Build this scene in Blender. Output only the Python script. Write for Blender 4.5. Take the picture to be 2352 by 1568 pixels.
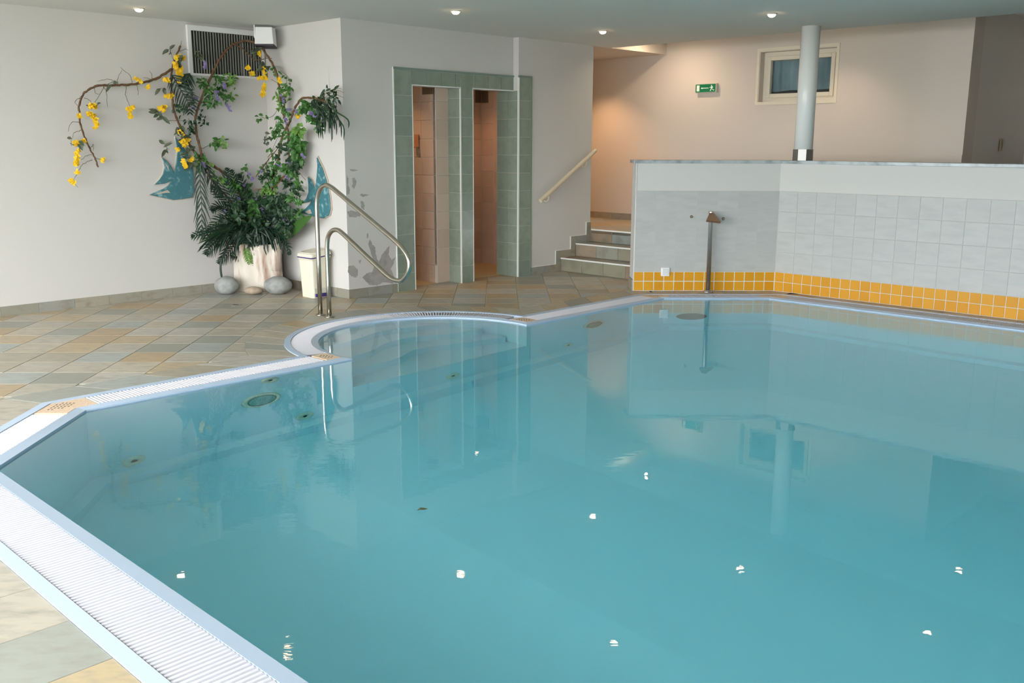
import bpy, bmesh, math, random
from mathutils import Matrix, Vector
random.seed(7)
S = math.sqrt(0.5)
scene = bpy.context.scene
COL = scene.collection
for o in list(bpy.data.objects):
    bpy.data.objects.remove(o)

# ---------------------------------------------------------------- camera
F_PX, YAW, PITCH, ROLL, CH = 2175.16, -0.0145117, 0.205824, 0.00287111, 1.55
_fw = Vector((-math.sin(YAW) * math.cos(PITCH), math.cos(YAW) * math.cos(PITCH), -math.sin(PITCH)))
_ri = Vector((math.cos(YAW), math.sin(YAW), 0))
_up = _ri.cross(_fw)
CR = _ri * math.cos(ROLL) + _up * math.sin(ROLL)
CU = -_ri * math.sin(ROLL) + _up * math.cos(ROLL)
CF = _fw
cam_data = bpy.data.cameras.new('camera')
cam = bpy.data.objects.new('camera', cam_data)
COL.objects.link(cam)
cam_data.sensor_width = 36
cam_data.lens = 36 * F_PX / 2352
cam_data.clip_start = 0.05
cam.matrix_world = Matrix(((CR.x, CU.x, -CF.x, 0), (CR.y, CU.y, -CF.y, 0), (CR.z, CU.z, -CF.z, CH), (0, 0, 0, 1)))
scene.camera = cam

# ---------------------------------------------------------------- world, daylight, exposure
scene.view_settings.view_transform = 'Standard'
scene.view_settings.look = 'None'
scene.view_settings.gamma = 1
scene.view_settings.exposure = 0.0
try:
    scene.view_settings.use_curve_mapping = False
except Exception:
    pass
world = bpy.data.worlds.new('overcast_sky')
scene.world = world
world.use_nodes = True
bg = world.node_tree.nodes['Background']
bg.inputs['Color'].default_value = (0.93, 0.965, 1.0, 1)
bg.inputs['Strength'].default_value = 14.4
LAMP_W = 14.0
cy = scene.cycles
cy.use_light_tree = False
cy.max_bounces = 7
cy.diffuse_bounces = 4
cy.glossy_bounces = 3
cy.transmission_bounces = 5
cy.volume_bounces = 0
cy.transparent_max_bounces = 6
cy.use_adaptive_sampling = True
cy.adaptive_threshold = 0.09
cy.adaptive_min_samples = 16
cy.time_limit = 1050
cy.use_auto_tile = False
cy.use_denoising = True
cy.sample_clamp_indirect = 40.0

def uvp(u, v, z=0.0):
    return Vector(((u - v) * S, (u + v) * S, z))

WINU = -2.0                     # glazed wall behind the camera
WIN_BAYS = [(-2.2, -0.1), (0.15, 2.25), (2.5, 4.6), (4.85, 6.95), (7.2, 9.05)]  # the first bay is an unseen window added to brighten the pool
WIN_Z = (0.06, 2.68)
for a, b in WIN_BAYS:            # light portals: they only guide sampling of the sky through the panes
    ld = bpy.data.lights.new('window_portal', 'AREA')
    ld.shape = 'RECTANGLE'
    ld.size = b - a
    ld.size_y = WIN_Z[1] - WIN_Z[0]
    ld.cycles.is_portal = True
    lo = bpy.data.objects.new('window_portal', ld)
    COL.objects.link(lo)
    c = uvp(WINU + 0.03, (a + b) / 2, sum(WIN_Z) / 2)
    X = uvp(0, 1); Z = -uvp(1, 0); Y = Z.cross(X)
    lo.matrix_world = Matrix(((X.x, Y.x, Z.x, c.x), (X.y, Y.y, Z.y, c.y), (X.z, Y.z, Z.z, c.z), (0, 0, 0, 1)))

# ---------------------------------------------------------------- pixel helpers (2352 x 1568 frame) used to measure places
def ray(px, py):
    return CF + CR * ((px - 1176) / F_PX) - CU * ((py - 784) / F_PX)

CAM = Vector((0, 0, CH))
NU = Vector((S, S, 0)); NV = Vector((-S, S, 0))

def on_plane(px, py, n, k):
    d = ray(px, py)
    return CAM + d * ((k - CAM.dot(n)) / d.dot(n))

def on_v(px, py, v): return on_plane(px, py, NV, v)
def on_u(px, py, u): return on_plane(px, py, NU, u)
def on_y(px, py, y): return on_plane(px, py, Vector((0, 1, 0)), y)
def on_z(px, py, z=0.0): return on_plane(px, py, Vector((0, 0, 1)), z)

# ---------------------------------------------------------------- materials
def lin(c):
    return tuple(((x / 255) / 12.92 if x / 255 <= 0.04045 else ((x / 255 + 0.055) / 1.055) ** 2.4) for x in c) + (1,)

MATS = {}
def mat(name, rgb, rough=0.6, metal=0.0, spec=0.5, noise=None, bump=None, rand=None, emit=None, coords='Object'):
    """rgb is an sRGB colour; noise=(rgb2, scale, lo, hi, stretch), rand=list of sRGB picked per object, bump=(scale, strength)"""
    if name in MATS:
        return MATS[name]
    m = bpy.data.materials.new(name)
    m.use_nodes = True
    nt = m.node_tree
    b = nt.nodes['Principled BSDF']
    b.inputs['Roughness'].default_value = rough
    b.inputs['Metallic'].default_value = metal
    b.inputs['Specular IOR Level'].default_value = spec
    b.inputs['Base Color'].default_value = lin(rgb)
    col = None
    tc = nt.nodes.new('ShaderNodeTexCoord')
    if rand:
        oi = nt.nodes.new('ShaderNodeObjectInfo')
        cr = nt.nodes.new('ShaderNodeValToRGB')
        cr.color_ramp.interpolation = 'CONSTANT'
        e = cr.color_ramp.elements
        while len(e) < len(rand):
            e.new(0.5)
        for i, c in enumerate(rand):
            e[i].position = i / len(rand)
            e[i].color = lin(c)
        nt.links.new(oi.outputs['Random'], cr.inputs[0])
        col = cr.outputs[0]
    if noise:
        rgb2, scale, lo, hi, stretch = noise
        mp = nt.nodes.new('ShaderNodeMapping')
        mp.inputs['Scale'].default_value = stretch
        nt.links.new(tc.outputs[coords], mp.inputs['Vector'])
        if rand:
            add = nt.nodes.new('ShaderNodeVectorMath'); add.operation = 'ADD'
            mul = nt.nodes.new('ShaderNodeMath'); mul.operation = 'MULTIPLY'; mul.inputs[1].default_value = 37.0
            nt.links.new(oi.outputs['Random'], mul.inputs[0])
            nt.links.new(mp.outputs[0], add.inputs[0]); nt.links.new(mul.outputs[0], add.inputs[1])
            vec = add.outputs[0]
        else:
            vec = mp.outputs[0]
        n = nt.nodes.new('ShaderNodeTexNoise')
        n.inputs['Scale'].default_value = scale
        n.inputs['Detail'].default_value = 5
        nt.links.new(vec, n.inputs['Vector'])
        r = nt.nodes.new('ShaderNodeValToRGB')
        r.color_ramp.elements[0].position = lo
        r.color_ramp.elements[1].position = hi
        nt.links.new(n.outputs[0], r.inputs[0])
        mx = nt.nodes.new('ShaderNodeMix'); mx.data_type = 'RGBA'
        nt.links.new(r.outputs[0], mx.inputs[0])
        if col is None:
            mx.inputs[6].default_value = lin(rgb)
        else:
            nt.links.new(col, mx.inputs[6])
        mx.inputs[7].default_value = lin(rgb2)
        col = mx.outputs[2]
    if col is not None:
        nt.links.new(col, b.inputs['Base Color'])
    if bump and bump[1] >= 0.3:
        n2 = nt.nodes.new('ShaderNodeTexNoise')
        n2.inputs['Scale'].default_value = bump[0]
        n2.inputs['Detail'].default_value = 4
        nt.links.new(tc.outputs[coords], n2.inputs['Vector'])
        bp = nt.nodes.new('ShaderNodeBump')
        bp.inputs['Strength'].default_value = bump[1]
        bp.inputs['Distance'].default_value = 0.01
        nt.links.new(n2.outputs[0], bp.inputs['Height'])
        nt.links.new(bp.outputs[0], b.inputs['Normal'])
    if emit:
        b.inputs['Emission Color'].default_value = lin(emit[0])
        b.inputs['Emission Strength'].default_value = emit[1]
    MATS[name] = m
    return m

M_WALL = mat('wall_paint', (214, 211, 206), 0.85, spec=0.2, bump=(60, 0.12))
M_CEIL = mat('ceiling_paint', (220, 221, 216), 0.9, spec=0.2, bump=(80, 0.08))
M_WARMWALL = mat('cream_wall_paint', (216, 207, 197), 0.85, spec=0.2, bump=(60, 0.12))
M_GROUT = mat('grout', (172, 162, 145), 0.9)
M_FLOORTILE = mat('floor_tile', (196, 184, 162), 0.42, spec=0.4,
                  rand=[(186, 178, 162), (174, 165, 145), (190, 170, 136), (160, 162, 152), (192, 181, 160), (170, 174, 168), (184, 160, 124), (182, 175, 160), (154, 153, 140), (190, 184, 172)],
                  noise=((148, 144, 132), 11.0, 0.44, 0.85, (1, 2.4, 1)), bump=(30, 0.15))
M_FLOORPLAIN = mat('floor_tile_plain', (168, 160, 142), 0.45, noise=((150, 148, 136), 3.0, 0.35, 0.7, (1, 2.5, 1)))
M_SKIRT = mat('skirting_tile', (158, 154, 140), 0.5,
              rand=[(160, 156, 142), (150, 148, 134), (166, 158, 142), (154, 154, 146)], noise=((140, 130, 112), 9.0, 0.5, 0.8, (1, 1, 2)))
M_RISER = mat('stair_tile', (150, 142, 124), 0.5,
              rand=[(140, 146, 140), (158, 142, 120), (150, 148, 134), (144, 140, 120), (152, 130, 106)], noise=((112, 108, 96), 7.0, 0.45, 0.85, (1, 1, 1)))
M_GREEN = mat('green_tile', (136, 156, 138), 0.3,
              rand=[(144, 157, 142), (139, 152, 139), (148, 160, 144), (141, 155, 138)], noise=((126, 141, 124), 9.0, 0.45, 0.8, (1, 1, 1)))
M_GREENTRIM = mat('green_trim', (128, 148, 138), 0.35)
M_WHITEGROUT = mat('white_grout', (214, 212, 204), 0.8)
M_YELLOW = mat('yellow_tile', (222, 156, 26), 0.38, spec=0.35, rand=[(222, 157, 26), (217, 152, 22), (224, 160, 30)])
M_GREYTILE = mat('pale_grey_tile', (192, 191, 187), 0.45, rand=[(193, 192, 188), (191, 190, 186), (194, 193, 189)], noise=((182, 182, 179), 5.0, 0.4, 0.8, (1, 1, 4)))
M_BEIGE = mat('beige_tile', (214, 190, 172), 0.35, rand=[(214, 190, 172), (210, 186, 168), (218, 194, 176)])
M_SHFLOOR = mat('shower_floor', (214, 188, 140), 0.5)
M_PVC = mat('white_plastic', (240, 240, 238), 0.4)
M_EDGE = mat('white_edging', (232, 234, 228), 0.4)
M_RIM = mat('pale_blue_liner', (190, 208, 230), 0.4)
M_SLAT = mat('grate_slat', (212, 210, 216), 0.5)
M_PEACH = mat('peach_corner_plate', (232, 204, 176), 0.5, noise=((206, 176, 150), 120.0, 0.55, 0.62, (1, 1, 1)))
M_LINER = mat('pool_liner', (232, 247, 255), 0.5)
M_STEEL = mat('brushed_steel', (196, 190, 178), 0.22, metal=1.0)
M_STEEL2 = mat('dull_steel', (188, 180, 176), 0.42, metal=1.0)
M_MARBLE = mat('grey_marble', (186, 192, 194), 0.25, noise=((120, 130, 136), 6.0, 0.45, 0.7, (1, 1, 1)))
M_DARK = mat('void_shade', (24, 28, 26), 0.7)  # near-black that stands in for unlit depth in hollows
M_BLACK = mat('black_plastic', (34, 26, 44), 0.5)
M_VENT = mat('dark_vent', (112, 98, 80), 0.6)
M_CREAM = mat('cream_plastic', (236, 230, 208), 0.4)
M_PURPLE = mat('purple_plastic', (62, 48, 120), 0.4)
M_RAILWOOD = mat('cream_wood_rail', (224, 208, 180), 0.45)
M_FRAME = mat('cream_window_frame', (230, 222, 202), 0.45)
M_PATCH = mat('bare_plaster', (174, 170, 164), 0.95, noise=((156, 152, 146), 14.0, 0.4, 0.7, (1, 1, 1)))
M_TEAL = mat('teal_glaze', (74, 128, 138), 0.2, noise=((150, 192, 198), 16.0, 0.54, 0.72, (1, 1, 1)), bump=(26, 0.5))
M_TEALB = mat('clay_backing', (206, 190, 172), 0.6)
M_ROCK = mat('grey_boulder', (164, 165, 162), 0.8, noise=((134, 136, 132), 18.0, 0.4, 0.75, (1, 1, 1)), bump=(30, 0.4))
M_ROCK2 = mat('tan_stone', (186, 166, 146), 0.8, noise=((160, 140, 120), 20.0, 0.4, 0.75, (1, 1, 1)))
M_TRUNK = mat('driftwood', (226, 216, 202), 0.8, noise=((158, 104, 70), 5.0, 0.54, 0.74, (2.4, 2.4, 0.35)), bump=(24, 0.7))
M_BARK = mat('branch_bark', (122, 90, 62), 0.75, noise=((84, 60, 38), 30.0, 0.4, 0.7, (1, 1, 1)))
M_TWIG = mat('vine_stem', (96, 92, 54), 0.7)
M_LEAF = [mat('leaf_light', (104, 146, 62), 0.5), mat('leaf_mid', (62, 112, 44), 0.45), mat('leaf_dark', (34, 66, 36), 0.45), mat('leaf_deep', (24, 48, 34), 0.4), mat('leaf_dusty', (74, 84, 62), 0.5)]
M_YFLOWER = mat('yellow_blossom', (236, 192, 20), 0.6)
M_PFLOWER = mat('lilac_blossom', (134, 118, 170), 0.6)
M_SIGN = mat('sign_green', (0, 112, 72), 0.4, emit=((0, 112, 72), 0.15))
M_SIGNW = mat('sign_white', (226, 236, 226), 0.4, emit=((226, 236, 226), 0.12))
M_CURTAIN = mat('teal_curtain', (132, 164, 174), 0.8, noise=((84, 118, 128), 3.0, 0.35, 0.7, (1, 1, 0.6)))
M_DULL = mat('shaded_wall_paint', (226, 220, 212), 0.85)
M_LENS = mat('lamp_lens', (255, 214, 168), 0.4, emit=((255, 216, 170), 26.0))
M_LENS.cycles.emission_sampling = 'NONE'; M_SIGN.cycles.emission_sampling = 'NONE'; M_SIGNW.cycles.emission_sampling = 'NONE'
M_LAMPRING = mat('lamp_ring', (226, 214, 200), 0.4)
M_GROUND = mat('outdoor_paving', (150, 148, 140), 0.9)

def glass_pane():
    m = bpy.data.materials.new('window_glass'); m.use_nodes = True
    nt = m.node_tree; nt.nodes.clear()
    o = nt.nodes.new('ShaderNodeOutputMaterial'); mx = nt.nodes.new('ShaderNodeMixShader')
    t = nt.nodes.new('ShaderNodeBsdfTransparent'); g = nt.nodes.new('ShaderNodeBsdfGlossy')
    g.inputs['Roughness'].default_value = 0.02
    mx.inputs[0].default_value = 0.06
    nt.links.new(t.outputs[0], mx.inputs[1]); nt.links.new(g.outputs[0], mx.inputs[2]); nt.links.new(mx.outputs[0], o.inputs[0])
    return m
M_GLASS = glass_pane()

def water_mat():
    m = bpy.data.materials.new('pool_water'); m.use_nodes = True
    nt = m.node_tree; nt.nodes.clear()
    o = nt.nodes.new('ShaderNodeOutputMaterial')
    g = nt.nodes.new('ShaderNodeBsdfGlass'); g.inputs['IOR'].default_value = 1.333; g.inputs['Roughness'].default_value = 0.0
    va = nt.nodes.new('ShaderNodeVolumeAbsorption')
    va.inputs['Color'].default_value = (0.20, 0.95, 1.0, 1); va.inputs['Density'].default_value = 0.33
    tc = nt.nodes.new('ShaderNodeTexCoord')
    mp = nt.nodes.new('ShaderNodeMapping'); mp.inputs['Scale'].default_value = (1.0, 2.2, 1)
    nt.links.new(tc.outputs['Object'], mp.inputs[0])
    n1 = nt.nodes.new('ShaderNodeTexNoise'); n1.inputs['Scale'].default_value = 7.0; n1.inputs['Detail'].default_value = 3
    n2 = nt.nodes.new('ShaderNodeTexNoise'); n2.inputs['Scale'].default_value = 0.55; n2.inputs['Detail'].default_value = 2
    nt.links.new(mp.outputs[0], n1.inputs[0]); nt.links.new(tc.outputs['Object'], n2.inputs[0])
    r = nt.nodes.new('ShaderNodeValToRGB'); r.color_ramp.elements[0].position = 0.5; r.color_ramp.elements[1].position = 0.72
    r.color_ramp.elements[0].color = (0.12, 0.12, 0.12, 1)
    nt.links.new(n2.outputs[0], r.inputs[0])
    mul = nt.nodes.new('ShaderNodeMath'); mul.operation = 'MULTIPLY'
    nt.links.new(n1.outputs[0], mul.inputs[0]); nt.links.new(r.outputs[0], mul.inputs[1])
    b = nt.nodes.new('ShaderNodeBump'); b.inputs['Strength'].default_value = 0.10; b.inputs['Distance'].default_value = 0.012
    nt.links.new(mul.outputs[0], b.inputs['Height']); nt.links.new(b.outputs[0], g.inputs['Normal'])
    nt.links.new(g.outputs[0], o.inputs['Surface']); nt.links.new(va.outputs[0], o.inputs['Volume'])
    return m
M_WATER = water_mat()

# ---------------------------------------------------------------- mesh helpers
class MB:
    def __init__(self):
        self.v = []; self.f = []
    def add(self, verts, faces):
        k = len(self.v)
        self.v += [Vector(p) for p in verts]
        self.f += [tuple(i + k for i in f) for f in faces]
        return self
    def box(self, o, a, b, c):
        """box from corner o along vectors a, b, c"""
        o, a, b, c = Vector(o), Vector(a), Vector(b), Vector(c)
        if a.cross(b).dot(c) < 0:
            a, b = b, a
        vs = [o, o + a, o + a + b, o + b, o + c, o + a + c, o + a + b + c, o + b + c]
        return self.add(vs, [(3, 2, 1, 0), (4, 5, 6, 7), (0, 1, 5, 4), (1, 2, 6, 5), (2, 3, 7, 6), (3, 0, 4, 7)])
    def ubox(self, u0, u1, v0, v1, z0, z1):
        return self.box(uvp(u0, v0, z0), uvp(u1 - u0, 0), uvp(0, v1 - v0), (0, 0, z1 - z0))
    def xbox(self, x0, x1, y0, y1, z0, z1):
        return self.box((x0, y0, z0), (x1 - x0, 0, 0), (0, y1 - y0, 0), (0, 0, z1 - z0))
    def prism(self, poly, z0, z1, cham=0.0):
        """poly: list of (x, y); extruded z0..z1, optionally with a chamfered top edge"""
        poly = [Vector((p[0], p[1])) for p in poly]
        ar = sum(poly[i].x * poly[(i + 1) % len(poly)].y - poly[(i + 1) % len(poly)].x * poly[i].y for i in range(len(poly)))
        if ar < 0:
            poly.reverse()
        n = len(poly)
        rings = [[Vector((p.x, p.y, z0)) for p in poly], [Vector((p.x, p.y, z1 - cham)) for p in poly]]
        if cham:
            c = sum(poly, Vector((0, 0))) / n
            ins = []
            for p in poly:
                d = c - p
                ins.append(p + d.normalized() * min(cham * 1.3, d.length * 0.5))
            rings.append([Vector((p.x, p.y, z1)) for p in ins])
        vs = [p for r in rings for p in r]
        fs = [tuple(range(n - 1, -1, -1))]
        for k in range(len(rings) - 1):
            for i in range(n):
                j = (i + 1) % n
                fs.append((k * n + i, k * n + j, (k + 1) * n + j, (k + 1) * n + i))
        fs.append(tuple((len(rings) - 1) * n + i for i in range(n)))
        return self.add(vs, fs)
    def tube(self, path, r, n=10, caps=True, closed=False):
        path = [Vector(p) for p in path]
        rr = r if isinstance(r, (list, tuple)) else [r] * len(path)
        vs = []; fs = []; up = None; m = len(path)
        for i, p in enumerate(path):
            if closed:
                t = path[(i + 1) % m] - path[i - 1]
            else:
                t = path[min(i + 1, m - 1)] - path[max(i - 1, 0)]
            t.normalize()
            if up is None:
                up = t.orthogonal().normalized()
            else:
                up = (up - t * up.dot(t))
                up = up.normalized() if up.length > 1e-6 else t.orthogonal().normalized()
            w = t.cross(up)
            for k in range(n):
                a = 2 * math.pi * k / n
                vs.append(p + up * (math.cos(a) * rr[i]) + w * (math.sin(a) * rr[i]))
        for i in range(m if closed else m - 1):
            j = (i + 1) % m
            for k in range(n):
                l = (k + 1) % n
                fs.append((i * n + k, i * n + l, j * n + l, j * n + k))
        if caps and not closed:
            fs.append(tuple(range(n - 1, -1, -1)))
            fs.append(tuple((m - 1) * n + k for k in range(n)))
        return self.add(vs, fs)
    def lathe(self, c, prof, n=24, axis=(0, 0, 1)):
        """prof: list of (radius, height) along axis from point c"""
        ax = Vector(axis).normalized(); x = ax.orthogonal().normalized(); y = ax.cross(x); c = Vector(c)
        vs = []; fs = []
        for r, h in prof:
            for k in range(n):
                a = 2 * math.pi * k / n
                vs.append(c + ax * h + x * (r * math.cos(a)) + y * (r * math.sin(a)))
        for i in range(len(prof) - 1):
            for k in range(n):
                l = (k + 1) % n
                fs.append((i * n + k, i * n + l, (i + 1) * n + l, (i + 1) * n + k))
        fs.append(tuple(range(n - 1, -1, -1)))
        fs.append(tuple((len(prof) - 1) * n + k for k in range(n)))
        return self.add(vs, fs)
    def leaf(self, p, d, nrm, L, W, fold=0.25, bend=0.2):
        """ovate leaf from p along d"""
        d = Vector(d).normalized(); n = Vector(nrm); s = d.cross(n)
        s = s.normalized() if s.length > 1e-5 else d.orthogonal().normalized()
        n = s.cross(d).normalized()
        p = Vector(p)
        ctr = [p, p + d * (L * .35) + n * (L * .05), p + d * (L * .7) + n * (-L * bend * .3), p + d * L - n * (L * bend)]
        w = [0.0, W * .5, W * .42, 0.0]
        vs = [ctr[0], ctr[1] + s * w[1] + n * (fold * W * .5), ctr[1], ctr[1] - s * w[1] + n * (fold * W * .5),
              ctr[2] + s * w[2] + n * (fold * W * .4), ctr[2], ctr[2] - s * w[2] + n * (fold * W * .4), ctr[3]]
        return self.add(vs, [(0, 2, 1), (0, 3, 2), (1, 2, 5, 4), (2, 3, 6, 5), (4, 5, 7), (5, 6, 7)])
    def blade(self, pts, w, n=(0, -1, 0)):
        """thin strap leaf along pts with half widths w"""
        pts = [Vector(p) for p in pts]; n = Vector(n); vs = []; fs = []
        for i, p in enumerate(pts):
            t = (pts[min(i + 1, len(pts) - 1)] - pts[max(i - 1, 0)]).normalized()
            s = t.cross(n)
            s = s.normalized() if s.length > 1e-5 else t.orthogonal().normalized()
            ww = w[i] if isinstance(w, (list, tuple)) else w
            vs += [p + s * ww, p + n * (0.3 * ww), p - s * ww]
        for i in range(len(pts) - 1):
            a, b = i * 3, i * 3 + 3
            fs += [(a, a + 1, b + 1, b), (a + 1, a + 2, b + 2, b + 1)]
        return self.add(vs, fs)
    def build(self, name, m, parent=None, smooth=False, origin=None, mods=()):
        lo = Vector((min(p.x for p in self.v), min(p.y for p in self.v), min(p.z for p in self.v)))
        hi = Vector((max(p.x for p in self.v), max(p.y for p in self.v), max(p.z for p in self.v)))
        org = Vector(origin) if origin is not None else Vector(((lo.x + hi.x) / 2, (lo.y + hi.y) / 2, lo.z))
        me = bpy.data.meshes.new(name)
        me.from_pydata([p - org for p in self.v], [], self.f)
        me.update()
        if smooth:
            me.polygons.foreach_set('use_smooth', [True] * len(me.polygons))
        me.materials.append(m)
        return put(name, me, org, 0, parent)

def put(name, me, loc, rz=0.0, parent=None):
    o = bpy.data.objects.new(name, me)
    COL.objects.link(o)
    o.location = loc
    o.rotation_euler = (0, 0, rz)
    if parent is not None:
        o.parent = parent
        o.matrix_parent_inverse = Matrix.Translation(-Vector(parent.location))
    return o

def empty(name, loc):
    return put(name, None, loc)

def tag(o, label=None, cat=None, group=None, kind=None):
    if label: o['label'] = label
    if cat: o['category'] = cat
    if group: o['group'] = group
    if kind: o['kind'] = kind
    return o

def st(o, label=None):
    o['kind'] = 'structure'
    if label: o['label'] = label
    return o

def bevel(o, w=0.004, seg=2):
    m = o.modifiers.new('bevel', 'BEVEL'); m.width = w; m.segments = seg; m.limit_method = 'ANGLE'
    return o

def smooth_curve(pts, n=8):
    pts = [Vector(p) for p in pts]
    out = []
    for i in range(len(pts) - 1):
        p0 = pts[max(i - 1, 0)]; p1 = pts[i]; p2 = pts[i + 1]; p3 = pts[min(i + 2, len(pts) - 1)]
        for k in range(n):
            t = k / n
            out.append(0.5 * ((2 * p1) + (p2 - p0) * t + (2 * p0 - 5 * p1 + 4 * p2 - p3) * t * t + (3 * p1 - p0 - 3 * p2 + p3) * t ** 3))
    out.append(pts[-1])
    return out

def plate(outline, n, t):
    """flat outline (list of 3-D points in one plane) given thickness t along n"""
    mb = MB(); k = len(outline); n = Vector(n)
    vs = [Vector(p) for p in outline] + [Vector(p) + n * t for p in outline]
    nn = Vector((0, 0, 0))
    for i in range(k):
        nn += vs[i].cross(vs[(i + 1) % k])
    if nn.dot(n) < 0:
        vs = vs[:k][::-1] + vs[k:][::-1]
    fs = [tuple(range(k - 1, -1, -1)), tuple(range(k, 2 * k))] + [(i, (i + 1) % k, k + (i + 1) % k, k + i) for i in range(k)]
    return mb.add(vs, fs)

def tile_grid(parent, name, m, o, a, b, n, na, nb, pa, pb, gap=0.003, t=0.008, skip=None, la=None, lb=None):
    """na x nb tiles sharing one mesh: from o along unit a (pitch pa) and unit b (pitch pb), thickness t along n"""
    a, b, n, o = Vector(a).normalized(), Vector(b).normalized(), Vector(n).normalized(), Vector(o)
    w, h, c = pa - gap, pb - gap, 0.0025
    q = [a * -w / 2 + b * -h / 2, a * w / 2 + b * -h / 2, a * w / 2 + b * h / 2, a * -w / 2 + b * h / 2]
    qi = [a * (-w / 2 + c) + b * (-h / 2 + c), a * (w / 2 - c) + b * (-h / 2 + c), a * (w / 2 - c) + b * (h / 2 - c), a * (-w / 2 + c) + b * (h / 2 - c)]
    vs = q + [p + n * (t - c) for p in q] + [p + n * t for p in qi]
    fs = [(3, 2, 1, 0), (8, 9, 10, 11)] + [(i, (i + 1) % 4, 4 + (i + 1) % 4, 4 + i) for i in range(4)] + [(4 + i, 4 + (i + 1) % 4, 8 + (i + 1) % 4, 8 + i) for i in range(4)]
    if a.cross(b).dot(n) < 0:
        fs = [f[::-1] for f in fs]
    me = bpy.data.meshes.new(name)
    me.from_pydata(vs, [], fs); me.update(); me.materials.append(m)
    res = []
    for i in range(na):
        for j in range(nb):
            if skip and skip(i, j):
                continue
            res.append(put(name, me, o + a * (pa * (i + .5)) + b * (pb * (j + .5)), 0, parent))
    return res

# ================================================================ pool outline
BC = (5.02, 5.742)                      # centre of the round step bay (u, v)
LV = {  # gutter lines from water edge (0) to outer edge (3)
    'near': (1.40, 1.332, 1.106, 1.05), 'cham': (-2.46, -2.52, -2.715, -2.77), 'long': (5.612, 5.662, 5.862, 5.912),
    'farD': (9.645, 9.685, 9.83, 9.865), 'farV': (8.80, 8.85, 9.05, 9.10), 'right': (-0.6, -0.65, -0.85, -0.9)}
RB = (0.95, 1.0, 1.165, 1.215)
def pool_pts(k, bay=True, off=0.0, seg=40):
    """closed outline in (u, v) at gutter level k; off>0 moves it into the pool"""
    near, long_, farV, right = LV['near'][k] + off, LV['long'][k] - off, LV['farV'][k] - off, LV['right'][k] + off
    chx, fy = LV['cham'][k] + off, LV['farD'][k] - off
    pts = [(near, right), (near, near - chx / S), (chx / S + long_, long_)]
    if bay:
        r = RB[k]; dv = long_ - BC[1]
        a0 = math.asin(dv / r)
        for i in range(seg + 1):
            a = (math.pi - a0) + (a0 - (math.pi - a0)) * i / seg
            pts.append((BC[0] + r * math.cos(a), BC[1] + r * math.sin(a)))
    pts += [(fy / S - long_, long_), (farV, fy / S - farV), (farV, right)]
    return pts

def ring(mb, A, ZA, B, ZB, skip=()):
    """quad strip between two outlines of equal length"""
    n = len(A)
    vs = [uvp(*p, ZA) for p in A] + [uvp(*p, ZB) for p in B]
    mb.add(vs, [(i, (i + 1) % n, n + (i + 1) % n, n + i) for i in range(n) if i not in skip])
    return mb

WZ = -0.02
basin = st(empty('pool_basin', uvp(5, 2.5, -1.45)), 'pale blue lined swimming pool basin with cut corners')
L = [pool_pts(k) for k in range(4)]
mb = MB(); ring(mb, L[1], 0.0, L[0], -0.010); ring(mb, L[0], -0.010, L[0], -0.06); mb.build('inner_rim', M_RIM, basin)
mb = MB(); ring(mb, L[3], 0.004, L[2], 0.004); ring(mb, L[2], 0.004, L[2], -0.12); ring(mb, L[3], -0.12, L[3], 0.004)
mb.build('outer_rim', M_RIM, basin)
mb = MB(); ring(mb, L[2], -0.09, L[1], -0.09); ring(mb, L[1], -0.12, L[1], 0.0); mb.build('gutter_channel', M_RIM, basin)
B0 = pool_pts(0, bay=False); B1 = pool_pts(0, bay=False, off=0.11)
ZL, ZF = -1.285, -1.40
# basin walls, one part per side; the long side is split round the step bay
names = ['near', 'cham', 'long', 'farD', 'farV', 'right']
bu0 = min(p[0] for p in L[0][3:-3]); 
bayL, bayR = L[0][3], L[0][3 + 40]
for i in range(6):
    a, b = B0[i], B0[(i + 1) % 6]
    mb = MB()
    def quad(p, q, z0, z1):
        mb.add([uvp(*p, z0), uvp(*q, z0), uvp(*q, z1), uvp(*p, z1)], [(0, 1, 2, 3)])
    if i == 2:
        quad(a, bayL, -0.05, ZL); quad(bayL, bayR, -0.80, ZL); quad(bayR, b, -0.05, ZL)
    else:
        quad(a, b, -0.05, ZL)
    mb.build('pool_wall', M_LINER, basin)
mb = MB(); ring(mb, B0, ZL, B1, ZL); ring(mb, B1, ZL, B1, ZF - 0.2); mb.build('ledge', M_LINER, basin)
# bottom: level strip, crease at u = 3.3, slightly deeper beyond
mb = MB()
fu = [1.2, 3.3, 4.6, 9.2]; fz = [ZF, ZF, ZF - 0.10, ZF - 0.03]
for i in range(3):
    mb.add([uvp(fu[i], -0.9, fz[i]), uvp(fu[i + 1], -0.9, fz[i + 1]), uvp(fu[i + 1], 5.8, fz[i + 1]), uvp(fu[i], 5.8, fz[i])], [(0, 1, 2, 3)])
mb.build('pool_floor', M_LINER, basin)
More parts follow.
